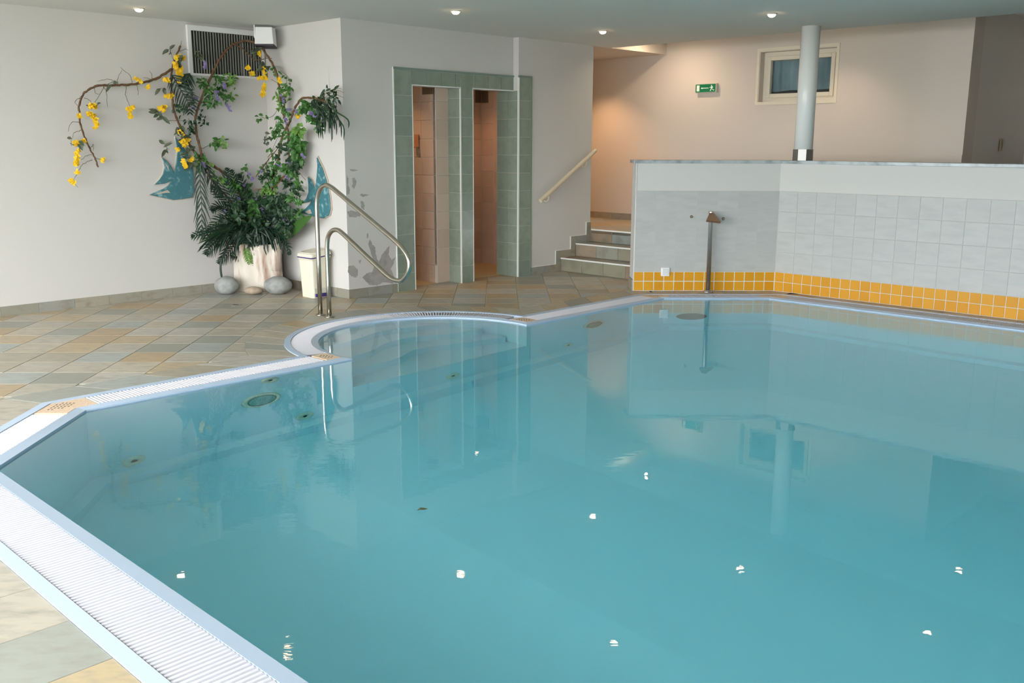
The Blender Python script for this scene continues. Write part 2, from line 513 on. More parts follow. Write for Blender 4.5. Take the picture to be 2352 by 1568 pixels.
# bay wall and wavy steps
arc = L[0][3:44]
mb = MB()
for p, q in zip(arc[:-1], arc[1:]):
    mb.add([uvp(*p, -0.05), uvp(*q, -0.05), uvp(*q, -0.9), uvp(*p, -0.9)], [(0, 1, 2, 3)])
mb.build('bay_wall', M_LINER, basin, smooth=True)
CURV = [
    [(3.9, 6.26), (4.30, 6.30), (4.68, 6.37), (5.03, 6.49), (5.38, 6.44), (5.84, 6.29), (6.1, 6.2)],
    [(3.9, 6.01), (4.35, 6.03), (4.62, 6.09), (4.92, 6.25), (5.2, 6.26), (5.5, 6.15), (5.9, 6.08), (6.15, 6.05)],
    [(3.9, 5.83), (4.41, 5.86), (4.76, 5.91), (5.0, 6.03), (5.2, 6.03), (5.5, 5.94), (5.98, 5.84), (6.2, 5.81)],
    [(3.9, 5.614), (6.2, 5.614)]]
for k, cv in enumerate(CURV):
    pts = smooth_curve([(p[0], p[1], 0) for p in cv], 10)
    def low(u):
        for p, q in zip(pts[:-1], pts[1:]):
            if p.x <= u <= q.x:
                return p.y + (q.y - p.y) * (u - p.x) / (q.x - p.x)
        return pts[-1].y
    r = RB[0] - 0.001
    lowp, hip = [], []
    for i in range(61):
        u = BC[0] - r + 2 * r * i / 60
        vh = BC[1] + math.sqrt(max(r * r - (u - BC[0]) ** 2, 0)); vl = low(u)
        if vl < vh - 0.004:
            lowp.append((u, vl)); hip.append((u, vh))
    poly = [uvp(*p).to_2d() for p in lowp + hip[::-1]]
    MB().prism(poly, -0.9, -0.205 - 0.196 * k).build('pool_step', M_LINER, basin)

# water: one closed body reaching a little into the rim so no gap shows
mb = MB()
RB_keep = RB
RB = tuple(r + 0.02 for r in RB)
cc = pool_pts(0, off=-0.02)
RB = RB_keep
n = len(cc)
vs = [uvp(*p, WZ) for p in cc] + [uvp(*p, -1.75) for p in cc]
mb.add(vs, [tuple(range(n)), tuple(range(2 * n - 1, n - 1, -1))] + [(i, n + i, n + (i + 1) % n, (i + 1) % n) for i in range(n)])
water = st(mb.build('water', M_WATER), 'still turquoise pool water mirroring the far walls')
bm = bmesh.new(); bm.from_mesh(water.data); bmesh.ops.recalc_face_normals(bm, faces=bm.faces); bmesh.ops.triangulate(bm, faces=[f for f in bm.faces if len(f.verts) > 4]); bm.to_mesh(water.data); bm.free()

# grates
def slat_mesh(length, w=0.0178, h=0.014):
    m_ = MB(); r = w / 2; prof = []
    for i in range(5):
        a = math.pi * i / 4
        prof.append((-math.cos(a) * r, math.sin(a) * h * .7))
    vs = []; fs = []
    xs = [(0.0, .55), (0.006, 1.0), (length - 0.006, 1.0), (length, .55)]
    for x, s in xs:
        for y, z in prof:
            vs.append((x, y * (0.6 + .4 * s), -0.007 + z * s))
        vs.append((x, 0, -0.03))
    k = 6
    for i in range(3):
        for j in range(5):
            fs.append((i * k + j, i * k + j + 1, (i + 1) * k + j + 1, (i + 1) * k + j))
        fs.append((i * k + 5, i * k, (i + 1) * k, (i + 1) * k + 5))
    fs += [tuple(range(5, -1, -1)), tuple(3 * k + j for j in range(6))]
    me = bpy.data.meshes.new('slat'); me.from_pydata(vs, [], fs); me.update(); me.materials.append(M_SLAT)
    return me

PITCHS = 0.0232
def grate(label, start, along, across, length, width, individual=True):
    """grate from start (world) along unit vector, slats across"""
    root = tag(empty('overflow_grate', start), label, 'grate', 'white overflow grates round the pool')
    n_ = int(length / PITCHS)
    me = slat_mesh(width)
    rz = math.atan2(across.y, across.x)
    if individual:
        for i in range(n_):
            put('slat', me, start + along * (PITCHS * (i + .5)), rz, root)
    else:
        m_ = MB()
        R = Matrix.Rotation(rz, 3, 'Z')
        base = [R @ v_.co for v_ in me.vertices]; fs = [tuple(p.vertices) for p in me.polygons]
        for i in range(n_):
            m_.add([b + start + along * (PITCHS * (i + .5)) for b in base], fs)
        o = m_.build('slats', M_SLAT, root); o['kind'] = 'stuff'
    return root

G1 = [pool_pts(1), pool_pts(2)]
def seglen(a, b): return math.hypot(a[0] - b[0], a[1] - b[1])
PLATE = 0.12
U_, V_ = uvp(1, 0), uvp(0, 1); X_, Y_ = Vector((1, 0, 0)), Vector((0, 1, 0))
# near side (runs along v), visible stretch slat by slat, the rest out of frame joined
vtop = LV['near'][2] - LV['cham'][2] / S - 0.02
vtop_in = LV['near'][1] - LV['cham'][1] / S
grate('white slatted grate along the near pool edge, widest in view', uvp(LV['near'][1], vtop_in - 0.05, 0), -V_, -U_, vtop_in - 2.1, LV['near'][1] - LV['near'][2])
# cut corner (runs along y)
pa = uvp(*G1[0][1]); pb = uvp(*G1[0][2])
grate('short white grate on the cut corner by the left edge', Vector((LV['cham'][1], pa.y - 0.03, 0)), Y_, -X_, pb.y - pa.y - 0.10, LV['cham'][1] - LV['cham'][2])
# long side, left of the bay
ul0 = G1[0][2][0]; ul1 = G1[0][3][0]
grate('white slatted grate between the cut corner and the step bay', uvp(ul0 + 0.13, LV['long'][1], 0), U_, V_, ul1 - ul0 - 0.26, LV['long'][2] - LV['long'][1])
ur0 = G1[0][43][0]; ur1 = G1[0][44][0]
grate('white slatted grate between the step bay and the far corner', uvp(ur0 + 0.15, LV['long'][1], 0), U_, V_, ur1 - ur0 - 0.25, LV['long'][2] - LV['long'][1], False)
pa = uvp(*G1[0][44]); pb = uvp(*G1[0][45])
grate('thin white grate below the yellow tiles by the water spout', Vector((pa.x + 0.1, LV['farD'][1], 0)), X_, Y_, pb.x - pa.x - 0.2, LV['farD'][2] - LV['farD'][1], False)
grate('long white grate along the far yellow tiled wall', uvp(LV['farV'][1], G1[0][45][1] - 0.12, 0), -V_, U_, G1[0][45][1] + 0.7, LV['farV'][2] - LV['farV'][1], False)
# arc grate of the bay
root = tag(empty('overflow_grate', uvp(BC[0], BC[1] + RB[1], 0)), 'curved white grate round the semicircular step bay', 'grate', 'white overflow grates round the pool')
me = slat_mesh(RB[2] - RB[1]); m_ = MB(); fs = [tuple(p.vertices) for p in me.polygons]
na = int(math.pi * RB[1] / PITCHS)
for i in range(8, na - 7):
    a = math.pi * (i + .5) / na
    R = Matrix.Rotation(a + math.pi / 4, 3, 'Z')
    c = uvp(BC[0] + RB[1] * math.cos(a), BC[1] + RB[1] * math.sin(a))
    m_.add([R @ v_.co + c for v_ in me.vertices], fs)
o = m_.build('slats', M_SLAT, root); o['kind'] = 'stuff'
# peach corner plates
def corner_plate(label, poly):
    root = tag(empty('grate_corner_plate', Vector((*(sum(poly, Vector((0, 0))) / len(poly)), 0))), label, 'grate corner', 'peach grate corner plates')
    MB().prism(poly, -0.02, 0.001, 0.003).build('plate', M_PEACH, root)
    c = sum(poly, Vector((0, 0))) / len(poly)
    m_ = MB()
    for i in range(-4, 5):
        for j in range(-2, 3):
            p = c + Vector((i * 0.022, j * 0.035))
            ins = all((poly[(k + 1) % len(poly)] - poly[k]).cross(p - poly[k]) > 0.006 for k in range(len(poly)))
            if ins:
                m_.box((p.x - .004, p.y - .010, 0.0005), (.008, 0, 0), (0, .02, 0), (0, 0, .0012))
    if m_.v:
        o = m_.build('slot_shade_bars', M_VENT, root); o['kind'] = 'stuff'  # brown bars stand in for the shade inside the plate's slots
def ccw(poly):
    ar = sum(poly[i].x * poly[(i + 1) % len(poly)].y - poly[(i + 1) % len(poly)].x * poly[i].y for i in range(len(poly)))
    return poly if ar > 0 else poly[::-1]
def lvl(u, v): return uvp(u, v).to_2d()
i1, o1 = G1[0][2], G1[1][2]
corner_plate('peach corner plate of the grate at the left cut corner', ccw([lvl(*i1), lvl(i1[0] + .13, LV['long'][1]), lvl(i1[0] + .13, LV['long'][2]), lvl(*o1), Vector((LV['cham'][2], uvp(*i1).y - .12)), Vector((LV['cham'][1], uvp(*i1).y - .12))]))
i1, o1 = G1[0][3], G1[1][3]
corner_plate('peach corner plate beside the near end of the step bay', ccw([lvl(i1[0] - .13, LV['long'][1]), lvl(i1[0] + .0, LV['long'][1]), lvl(i1[0] + .0, LV['long'][2] + .02), lvl(i1[0] - .13, LV['long'][2])]))
i1, o1 = G1[0][43], G1[1][43]
corner_plate('peach corner plate beside the far end of the step bay', ccw([lvl(i1[0], LV['long'][1]), lvl(i1[0] + .15, LV['long'][1]), lvl(i1[0] + .15, LV['long'][2]), lvl(i1[0] + .0, LV['long'][2] + .02)]))
i1, o1 = G1[0][44], G1[1][44]
corner_plate('peach corner plate of the grate at the far cut corner', ccw([lvl(i1[0] - .10, LV['long'][1]), lvl(*i1), Vector((uvp(*i1).x + .1, LV['farD'][1])), Vector((uvp(*i1).x + .1, LV['farD'][2])), lvl(*o1), lvl(i1[0] - .10, LV['long'][2])]))
i1, o1 = G1[0][45], G1[1][45]
corner_plate('peach corner plate below the bend of the yellow tiled wall', ccw([Vector((uvp(*i1).x - .1, LV['farD'][1])), lvl(*i1), lvl(LV['farV'][1], i1[1] - .12), lvl(LV['farV'][2], i1[1] - .12), lvl(*o1), Vector((uvp(*i1).x - .1, LV['farD'][2]))]))

# ================================================================ floor
floor = st(empty('floor', uvp(3.5, 7, 0)), 'slate look floor tiles laid diagonally round the pool')
# slab with the pool cut out of it
bm = bmesh.new()
def loop(pts, z):
    vs = [bm.verts.new(uvp(*p, z)) for p in pts]
    return [bm.edges.new((vs[i], vs[(i + 1) % len(vs)])) for i in range(len(vs))]
es = loop([(-2.3, -5.0), (9.6, -5.0), (9.6, 9.5), (-2.3, 9.5)], -0.004) + loop(pool_pts(3), -0.004)
bmesh.ops.triangle_fill(bm, edges=es, use_beauty=True)
for f in bm.faces:
    if f.normal.z < 0: f.normal_flip()
me = bpy.data.meshes.new('floor_slab'); bm.to_mesh(me); bm.free(); me.materials.append(M_GROUT)
put('grout_bed', me, (0, 0, 0), 0, floor)

def clip(poly, n, k):
    """keep p.n <= k ; 2-D"""
    out = []
    for i in range(len(poly)):
        p, q = poly[i], poly[(i + 1) % len(poly)]
        a, b = p.dot(n) - k, q.dot(n) - k
        if a <= 0: out.append(p)
        if a * b < 0: out.append(p + (q - p) * (a / (a - b)))
    return out
nu2, nv2 = Vector((S, S)), Vector((-S, S))
PX, PY, X0, Y0 = 0.328, 0.3205, -3.41, 6.382
VB, UBN, XB = 6.20, 0.75, -3.06
RRING = 1.515; BC2 = uvp(*BC).to_2d()
def area(poly): return abs(sum(poly[i].x * poly[(i + 1) % len(poly)].y - poly[(i + 1) % len(poly)].x * poly[i].y for i in range(len(poly)))) / 2 if len(poly) > 2 else 0
def chord_clip(poly):
    ins = [(p - BC2).length < RRING for p in poly]
    if not any(ins): return poly
    if all(ins): return []
    cr = []
    for i in range(len(poly)):
        p, q = poly[i], poly[(i + 1) % len(poly)]
        if ((p - BC2).length < RRING) != ((q - BC2).length < RRING):
            lo_, hi_ = 0.0, 1.0
            f0 = (p - BC2).length < RRING
            for _ in range(30):
                md = (lo_ + hi_) / 2
                if ((p + (q - p) * md - BC2).length < RRING) == f0: lo_ = md
                else: hi_ = md
            cr.append(p + (q - p) * lo_)
    if len(cr) < 2: return poly
    d = cr[1] - cr[0]; n_ = Vector((d.y, -d.x))
    if n_.length < 1e-6: return poly
    n_.normalize()
    if n_.dot(BC2 - cr[0]) < 0: n_ = -n_
    return clip(poly, n_, cr[0].dot(n_))
def on_screen(c, z=0.0, m=60):
    d = Vector((c[0], c[1], z)) - CAM
    w = d.dot(CF)
    if w < .2: return False
    x = 1176 + F_PX * d.dot(CR) / w; y = 784 - F_PX * d.dot(CU) / w
    return -m < x < 2352 + m and -m < y < 1568 + m
tiles_full = None
ntile = 0
def floor_tile(poly):
    global ntile
    if area(poly) < 0.002: return
    c = sum(poly, Vector((0, 0))) / len(poly)
    MB().prism([p + (c - p) * (0.0025 / max((c - p).length, .01)) for p in poly], -0.012, 0.0, 0.0015).build('tile', M_FLOORTILE, floor)
    ntile += 1
gm = MB().prism([(-PX / 2 + .002, -PY / 2 + .002), (PX / 2 - .002, -PY / 2 + .002), (PX / 2 - .002, PY / 2 - .002), (-PX / 2 + .002, PY / 2 - .002)], -0.012, 0.0, 0.002)
fullme = bpy.data.meshes.new('tile'); fullme.from_pydata(gm.v, [], gm.f); fullme.update(); fullme.materials.append(M_FLOORTILE)
for i in range(-14, 28):
    for j in range(-12, 20):
        x, y = X0 + PX * i, Y0 + PY * j
        sq = [Vector((x, y)), Vector((x + PX, y)), Vector((x + PX, y + PY)), Vector((x, y + PY))]
        c = sq[0] + Vector((PX, PY)) / 2
        u, v = c.dot(nu2), c.dot(nv2)
        if v > 9.5 or u > 9.1 or (u > 5.95 and v > 8.25) or v < 2.0 or not on_screen(c):
            continue
        if u > 8.1 and v < 6.3: continue
        a = clip(sq, -nv2, -VB)                      # beyond the long border
        b = clip(clip(sq, nv2, VB), Vector((1, 0)), XB)   # left of the cut-corner border
        d = clip(clip(clip(sq, nv2, VB), Vector((-1, 0)), -XB), nu2, UBN)
        for poly in (a, b, d):
            if len(poly) < 3: continue
            poly = chord_clip(poly)
            if u > 5.7: poly = clip(poly, nv2, 8.03)
            if u > 8.5: poly = clip(poly, nu2, 8.85)
            if len(poly) < 3 or area(poly) < 0.002: continue
            if abs(area(poly) - PX * PY) < 1e-4:
                put('tile', fullme, (c.x, c.y, 0), 0, floor); ntile += 1
            else:
                floor_tile(poly)
# border courses beside the gutter
def strip(u0, u1, v0, v1, step, along_u):
    n_ = max(1, round(((u1 - u0) if along_u else (v1 - v0)) / step))
    for i in range(n_):
        if along_u: r_ = (u0 + (u1 - u0) * i / n_, u0 + (u1 - u0) * (i + 1) / n_, v0, v1)
        else: r_ = (u0, u1, v0 + (v1 - v0) * i / n_, v0 + (v1 - v0) * (i + 1) / n_)
        floor_tile([lvl(r_[0], r_[2]), lvl(r_[1], r_[2]), lvl(r_[1], r_[3]), lvl(r_[0], r_[3])])
def ring_cut(u): return u
ub0 = XB / S + VB; ub0i = LV['cham'][3] / S + LV['long'][3]
uA = BC[0] - math.sqrt(RRING ** 2 - (VB - BC[1]) ** 2); uAi = BC[0] - math.sqrt(RB[3] ** 2 - (LV['long'][3] - BC[1]) ** 2)
nb = 4
for i in range(nb):     # left of the bay
    p0, p1 = ub0 + (uA - ub0) * i / nb, ub0 + (uA - ub0) * (i + 1) / nb
    q0, q1 = ub0i + (uAi - ub0i) * i / nb, ub0i + (uAi - ub0i) * (i + 1) / nb
    floor_tile([lvl(q0, LV['long'][3]), lvl(q1, LV['long'][3]), lvl(p1, VB), lvl(p0, VB)])
uB = 2 * BC[0] - uA; uBi = 2 * BC[0] - uAi
for i in range(6):      # right of the bay
    e = 8.45; e_i = 8.25
    p0, p1 = uB + (e - uB) * i / 6, uB + (e - uB) * (i + 1) / 6
    q0, q1 = uBi + (e_i - uBi) * i / 6, uBi + (e_i - uBi) * (i + 1) / 6
    floor_tile([lvl(q0, LV['long'][3]), lvl(q1, LV['long'][3]), lvl(p1, VB), lvl(p0, VB)])
aS = math.pi - math.asin((VB - BC[1]) / RRING); aSi = math.pi - math.asin((LV['long'][3] - BC[1]) / RB[3])
nr = 15
for i in range(nr):     # round the bay
    po, pi_ = [], []
    for k in range(4):
        f = (i + k / 3) / nr
        ao = aS + (math.pi - 2 * aS) * f; ai = aSi + (math.pi - 2 * aSi) * f
        po.append(lvl(BC[0] + RRING * math.cos(ao), BC[1] + RRING * math.sin(ao)))
        pi_.append(lvl(BC[0] + RB[3] * math.cos(ai), BC[1] + RB[3] * math.sin(ai)))
    floor_tile(pi_ + po[::-1])
# cut corner border and near border
yc0 = uvp(LV['near'][3], LV['near'][3] - LV['cham'][3] / S).y; yc1 = uvp(ub0i, LV['long'][3]).y
yo0 = uvp(UBN, UBN - XB / S).y; yo1 = uvp(ub0, VB).y
for i in range(3):
    q0, q1 = yc0 + (yc1 - yc0) * i / 3, yc0 + (yc1 - yc0) * (i + 1) / 3
    p0, p1 = yo0 + (yo1 - yo0) * i / 3, yo0 + (yo1 - yo0) * (i + 1) / 3
    floor_tile([Vector((LV['cham'][3], q0)), Vector((LV['cham'][3], q1)), Vector((XB, p1)), Vector((XB, p0))])
v_ = 4.74
vs_ = [4.97, 4.735, 4.40, 4.065, 3.73, 3.395, 3.06, 2.725, 2.39, 2.055, 1.72]
for a, b in zip(vs_[:-1], vs_[1:]):
    floor_tile([lvl(UBN, b), lvl(LV['near'][3], b), lvl(LV['near'][3], a if a < 4.9 else 4.965), lvl(UBN, a if a < 4.9 else 5.07)])
# narrow strip between far gutter and parapet
for i in range(6):
    x0 = 1.62 + i * 0.26
    floor_tile([Vector((x0, LV['farD'][3])), Vector((x0 + .26, LV['farD'][3])), Vector((x0 + .26, 10.11)), Vector((x0, 10.11))])
strip(LV['farV'][3], 9.26, 1.6, 4.84, 0.33, False)
# plain stretches the camera cannot see
MB().prism([lvl(-2.2, -5.0), lvl(UBN, -5.0), lvl(UBN, 9.3), lvl(-2.2, 9.3)], -0.012, -0.002).build('floor_remainder', M_FLOORPLAIN, floor)
MB().prism([lvl(LV['near'][3], -5.0), lvl(9.3, -5.0), lvl(9.3, LV['right'][3]), lvl(LV['near'][3], LV['right'][3])], -0.012, -0.002).build('floor_remainder', M_FLOORPLAIN, floor)

# ================================================================ walls
H = 2.73
WT = 8.06
VL, US, VS, V2, UB_, ZU = 9.22, 5.69, 7.84, 7.755, 10.95, 0.485
st(MB().ubox(-2.3, US + .15, VL, VL + .15, 0, H + .1).build('wall_left', M_WALL), 'long white wall behind the flower arrangement')
st(MB().ubox(US, US + .15, WT - .01, VL, 0, H + .1).build('wall_corner', M_WALL), 'narrow white wall beside the bin')
wsh = st(empty('wall_showers', uvp(6, VS, 0)), 'white wall with the two green tiled shower doorways')
MB().ubox(US, 6.56, VS, WT, 0, H + .1).build('wall_plaster', M_WALL, wsh)
MB().ubox(7.245, 7.43, VS, WT, 0, H + .1).build('wall_plaster', M_WALL, wsh)
MB().ubox(6.56, 7.245, VS, WT, 2.145, H + .1).build('wall_plaster', M_WALL, wsh)
MB().ubox(7.43, 8.08, VS, WT, 2.145, H + .1).build('wall_plaster', M_WALL, wsh)
w2 = st(MB().ubox(8.08, 9.41, V2, 8.10, 0, H + .1).build('wall_stairs', M_WALL), 'white wall between the showers and the stairs')
st(MB().ubox(9.41, 11.2, V2 + .02, 8.10, 0, ZU - .05).build('wall_landing', M_WALL))
st(MB().ubox(9.40, 9.46, V2 - .011, V2 + .03, 0, ZU - .002).build('trim_3', M_GROUT))
# upper landing and everything round it
st(MB().prism([lvl(9.42, 9.8), lvl(9.42, 5.6), lvl(9.5, 5.4), lvl(9.5, -5.0), lvl(13.4, -5.0), lvl(13.4, 9.8)], ZU - .05, ZU - .001).build('floor_landing', M_FLOORPLAIN))
wb = st(empty('wall_back', uvp(UB_, 6, ZU)), 'cream wall of the raised level with the small window')
WV0, WV1, WZ0, WZ1 = 5.34, 6.333, 2.07, 2.67
for (a, b, z0, z1) in ((WV1, 9.9, ZU, 3.4), (3.81, WV0, ZU, 3.4), (WV0, WV1, ZU, WZ0), (WV0, WV1, WZ1, 3.4)):
    MB().ubox(UB_, UB_ + .3, a, b, z0, z1).build('wall_plaster', M_WARMWALL, wb)
st(MB().ubox(UB_ - .012, UB_, 3.81, 8.26, ZU, 1.44).build('trim_1', M_WARMWALL), 'slightly raised lower band of the cream back wall')
st(MB().ubox(UB_ + .3, 13.2, 3.81, 3.96, ZU, 3.4).build('wall_alcove', M_DULL), 'dim side wall of the recess at the right')
st(MB().ubox(13.05, 13.2, -5.0, 3.81, ZU, 3.4).build('wall_recess', M_DULL), 'dim far wall of the recess')
st(MB().ubox(9.41, 11.2, 9.6, 9.75, ZU, 3.4).build('wall_corridor', M_WARMWALL))
st(MB().ubox(9.41, 9.56, 8.1, 9.75, 0, 3.4).build('wall_corridor_side', M_WARMWALL))
st(MB().ubox(-2.3, 13.2, -5.0, -4.85, 0, 3.4).build('wall_right', M_WALL))
# ceilings
ceil = st(MB().ubox(-2.3, 9.76, -5.0, 9.4, H, H + .12).build('ceiling', M_CEIL), 'flat white ceiling over the pool')
st(MB().ubox(9.64, 9.76, -5.0, V2, H + .12, 3.05).build('ceiling_edge', M_CEIL))
st(MB().ubox(9.64, 13.2, -5.0, 9.8, 3.02, 3.12).build('ceiling_raised', M_CEIL), 'raised ceiling over the upper level')
st(MB().ubox(9.38, 11.0, V2, 9.8, H - .002, 3.02).build('ceiling_soffit', M_WARMWALL), 'lowered soffit over the corridor')
# glazed wall behind the camera
ww = st(empty('wall_glazed', uvp(WINU, 3, 0)))
MB().ubox(WINU - .15, WINU, -5.0, 9.4, 0, WIN_Z[0]).build('wall_plaster', M_WALL, ww)
MB().ubox(WINU - .15, WINU, -5.0, 9.4, WIN_Z[1], H + .1).build('wall_plaster', M_WALL, ww)
ed = [-5.0] + [x for ab in WIN_BAYS for x in ab] + [9.4]
for i in range(0, len(ed), 2):
    MB().ubox(WINU - .15, WINU, ed[i], ed[i + 1], WIN_Z[0], WIN_Z[1]).build('pier', M_WALL, ww)
for k, (a, b) in enumerate(WIN_BAYS):
    wn = st(empty('window_%d' % (k + 2), uvp(WINU - .08, (a + b) / 2, WIN_Z[0])))
    fr = MB()
    for (v0, v1, z0, z1) in ((a, a + .06, *WIN_Z), (b - .06, b, *WIN_Z), (a, b, WIN_Z[0], WIN_Z[0] + .06), (a, b, WIN_Z[1] - .06, WIN_Z[1])):
        fr.ubox(WINU - .12, WINU - .05, v0, v1, z0, z1)
    fr.build('window_frame', M_PVC, wn)
st(MB().ubox(-40, WINU - .16, -30, 40, -0.3, -0.2).build('ground', M_GROUND))

# peeling paint beside the shower doorway
def crop2(cx, cy): return (420 + cx / 3.92, 360 + cy / 3.92)
PATCHES = [
    [(1490, 102), (1530, 112), (1578, 116), (1560, 128), (1510, 124)],
    [(1476, 160), (1490, 200), (1488, 250), (1504, 300), (1500, 330), (1478, 345)],
    [(1522, 200), (1545, 185), (1560, 215), (1556, 250), (1540, 290), (1520, 270), (1530, 235)],
    [(1595, 345), (1612, 330), (1676, 345), (1640, 352), (1612, 358)],
    [(1480, 490), (1520, 485), (1590, 496), (1600, 530), (1560, 545), (1500, 545)],
    [(1600, 400), (1618, 395), (1640, 440), (1630, 480), (1606, 460)],
    [(1685, 740), (1705, 790), (1730, 810), (1735, 860), (1745, 910), (1762, 950), (1790, 880), (1830, 835), (1862, 800), (1850, 880), (1880, 930), (1917, 895), (1900, 960), (1870, 1010), (1910, 1090), (1892, 1140), (1800, 1130), (1750, 1160), (1680, 1155), (1615, 1085), (1650, 1050), (1700, 1040), (1722, 980), (1700, 890), (1668, 780)],
    [(1490, 985), (1540, 980), (1572, 1010), (1577, 1060), (1550, 1088), (1510, 1065), (1486, 1040)],
    [(1585, 930), (1604, 925), (1600, 955), (1588, 960)],
    [(1655, 690), (1664, 685), (1668, 720), (1658, 735)],
]
for pl in PATCHES:
    pts = [on_v(*crop2(*p), VS) for p in pl]
    out = []
    for i in range(len(pts)):
        p, q = pts[i], pts[(i + 1) % len(pts)]
        out.append(p)
        for k in range(1, 4):
            d = (q - p); nrm = Vector((0, 0, 1)).cross(NV)
            out.append(p + d * (k / 4) + nrm * random.uniform(-.006, .006) + Vector((0, 0, random.uniform(-.006, .006))))
    plate(out, -NV, 0.0012).build('peeled_patch', M_PATCH, wsh)

# ---- skirtings
def skirt(name, o, along, n_, length, h=0.09, t=0.012, pitch=0.328, first=None):
    root = st(empty(name, o)); o, along, n_ = Vector(o), Vector(along).normalized(), Vector(n_).normalized()
    pos = 0.0; step = first or pitch
    while pos < length - 1e-4:
        l_ = min(step, length - pos)
        b_ = MB().box(o + along * (pos + .0015), along * (l_ - .003), n_ * t, (0, 0, h)).build('skirting_tile', M_SKIRT, root)
        pos += l_; step = pitch
    MB().box(o, along * length, n_ * (t - .004), (0, 0, h - .002)).build('grout', M_GROUT, root)
    return root
skirt('baseboard_left', uvp(1.6, VL), U_, -V_, US - 1.6, first=.25)
skirt('baseboard_corner', uvp(US, VL), -V_, -U_, VL - VS + .012, first=.2)
skirt('baseboard_shower', uvp(US - .012, VS), U_, -V_, 6.315 - US + .012, first=.24)
sk2 = skirt('baseboard_stairs', uvp(8.30, V2), U_, -V_, 0.45)
for (u0, u1, z0, z1) in ((8.75, 8.838, .09, .255), (8.838, 9.03, .165, .255), (9.03, 9.118, .165, .415), (9.118, 9.33, .325, .415), (9.33, 9.412, .325, .575), (8.75, 8.838, 0, .09)):
    MB().ubox(u0 + .001, u1 - .001, V2 - .012, V2, z0 + .001, z1).build('skirting_tile', M_SKIRT, sk2)
e_ = MB()
for (u0, z0, z1) in ((8.742, .085, .262), (9.022, .25, .422), (9.322, .41, .58)):
    e_.ubox(u0, u0 + .008, V2 - .010, V2, z0, z1)
for (u0, u1, z0) in ((8.742, 9.03, .255), (9.022, 9.33, .415), (9.322, 9.41, .575), (8.30, 8.75, .09)):
    e_.ubox(u0, u1, V2 - .010, V2, z0, z0 + .006)
e_.build('edging', M_EDGE, sk2)
skirt('baseboard_back', uvp(UB_, 9.6, ZU), -V_, -U_, 5.6)

# ---- steps up to the landing
stp = st(empty('stairs', uvp(9.1, 7, 0)), 'three slate tiled steps up to the landing')
RS = [(8.84, 0, .165), (9.12, .165, .325), (9.42, .325, ZU)]
ends = [9.12, 9.42, 10.95]
for k, (u0, z0, z1) in enumerate(RS):
    MB().ubox(u0 + .012, ends[k] + .02, 5.95, V2, 0 if k < 2 else z0 - .1, z1 - .014).build('step', M_GROUT, stp)
    tile_grid(stp, 'riser_tile', M_RISER, uvp(u0 + .012, V2 - .012, z0 if k else 0), -V_, (0, 0, 1), -U_, 5, 1, .335, z1 - z0 - .014, t=.012)
    MB().ubox(u0 - .006, u0 + .014, 5.95, V2 - .012, z1 - .014, z1 + .002).build('nosing', M_EDGE, stp)
    if k < 2:
        tile_grid(stp, 'tread_tile', M_RISER, uvp(u0 + .014, V2 - .012, z1 - .014), -V_, U_, (0, 0, 1), 5, 1, .335, ends[k] - u0 - .004, t=.014)
# landing tiles, laid on the diagonal like the floor
for i in range(0, 10):
    for j in range(0, 11):
        x, y = 0.2 + PX * i, 11.0 + PY * j
        c = Vector((x + PX / 2, y + PY / 2))
        sq = [Vector((x, y)), Vector((x + PX, y)), Vector((x + PX, y + PY)), Vector((x, y + PY))]
        sq = clip(sq, -nu2, -9.435)
        if len(sq) < 3: continue
        sq = clip(sq, nu2, UB_)
        if area(sq) < 0.003 or c.dot(nv2) > 9.0 or c.dot(nv2) < 6.4: continue
        m_ = MB().prism([p + (sum(sq, Vector((0, 0))) / len(sq) - p) * .01 for p in sq], ZU - .01, ZU, .0015)
        m_.build('landing_tile', M_FLOORTILE, stp)

# ---- parapet wall
YP, UP, TP, ZG, ZP = 10.10, 9.245, 0.275, 1.068, 1.353
XE = 1.449
xc = UP / S - YP                       # bend of the parapet, front face
xcb = (UP + TP) / S - (YP + TP)
par = st(empty('wall_parapet', Vector((XE, YP, 0))), 'low parapet wall with white plaster above grey and yellow tiles')
front = [Vector((XE, YP)), Vector((xc, YP)), lvl(UP, -4.9)]
back = [lvl(UP + TP, -4.9), Vector((xcb, YP + TP)), Vector((XE, YP + TP))]
MB().prism(front + back, 0, ZP - .0).build('wall_plaster', M_WALL, par)
ov = .018
capf = [Vector((XE - .03, YP - ov)), Vector((xc + ov * .4, YP - ov)), lvl(UP - ov, -4.9)]
capb = [lvl(UP + TP + ov, -4.9), Vector((xcb, YP + TP + ov)), Vector((XE - .03, YP + TP + ov))]
bevel(MB().prism(capf + capb, ZP, ZP + .033).build('capstone', M_MARBLE, par), .004)
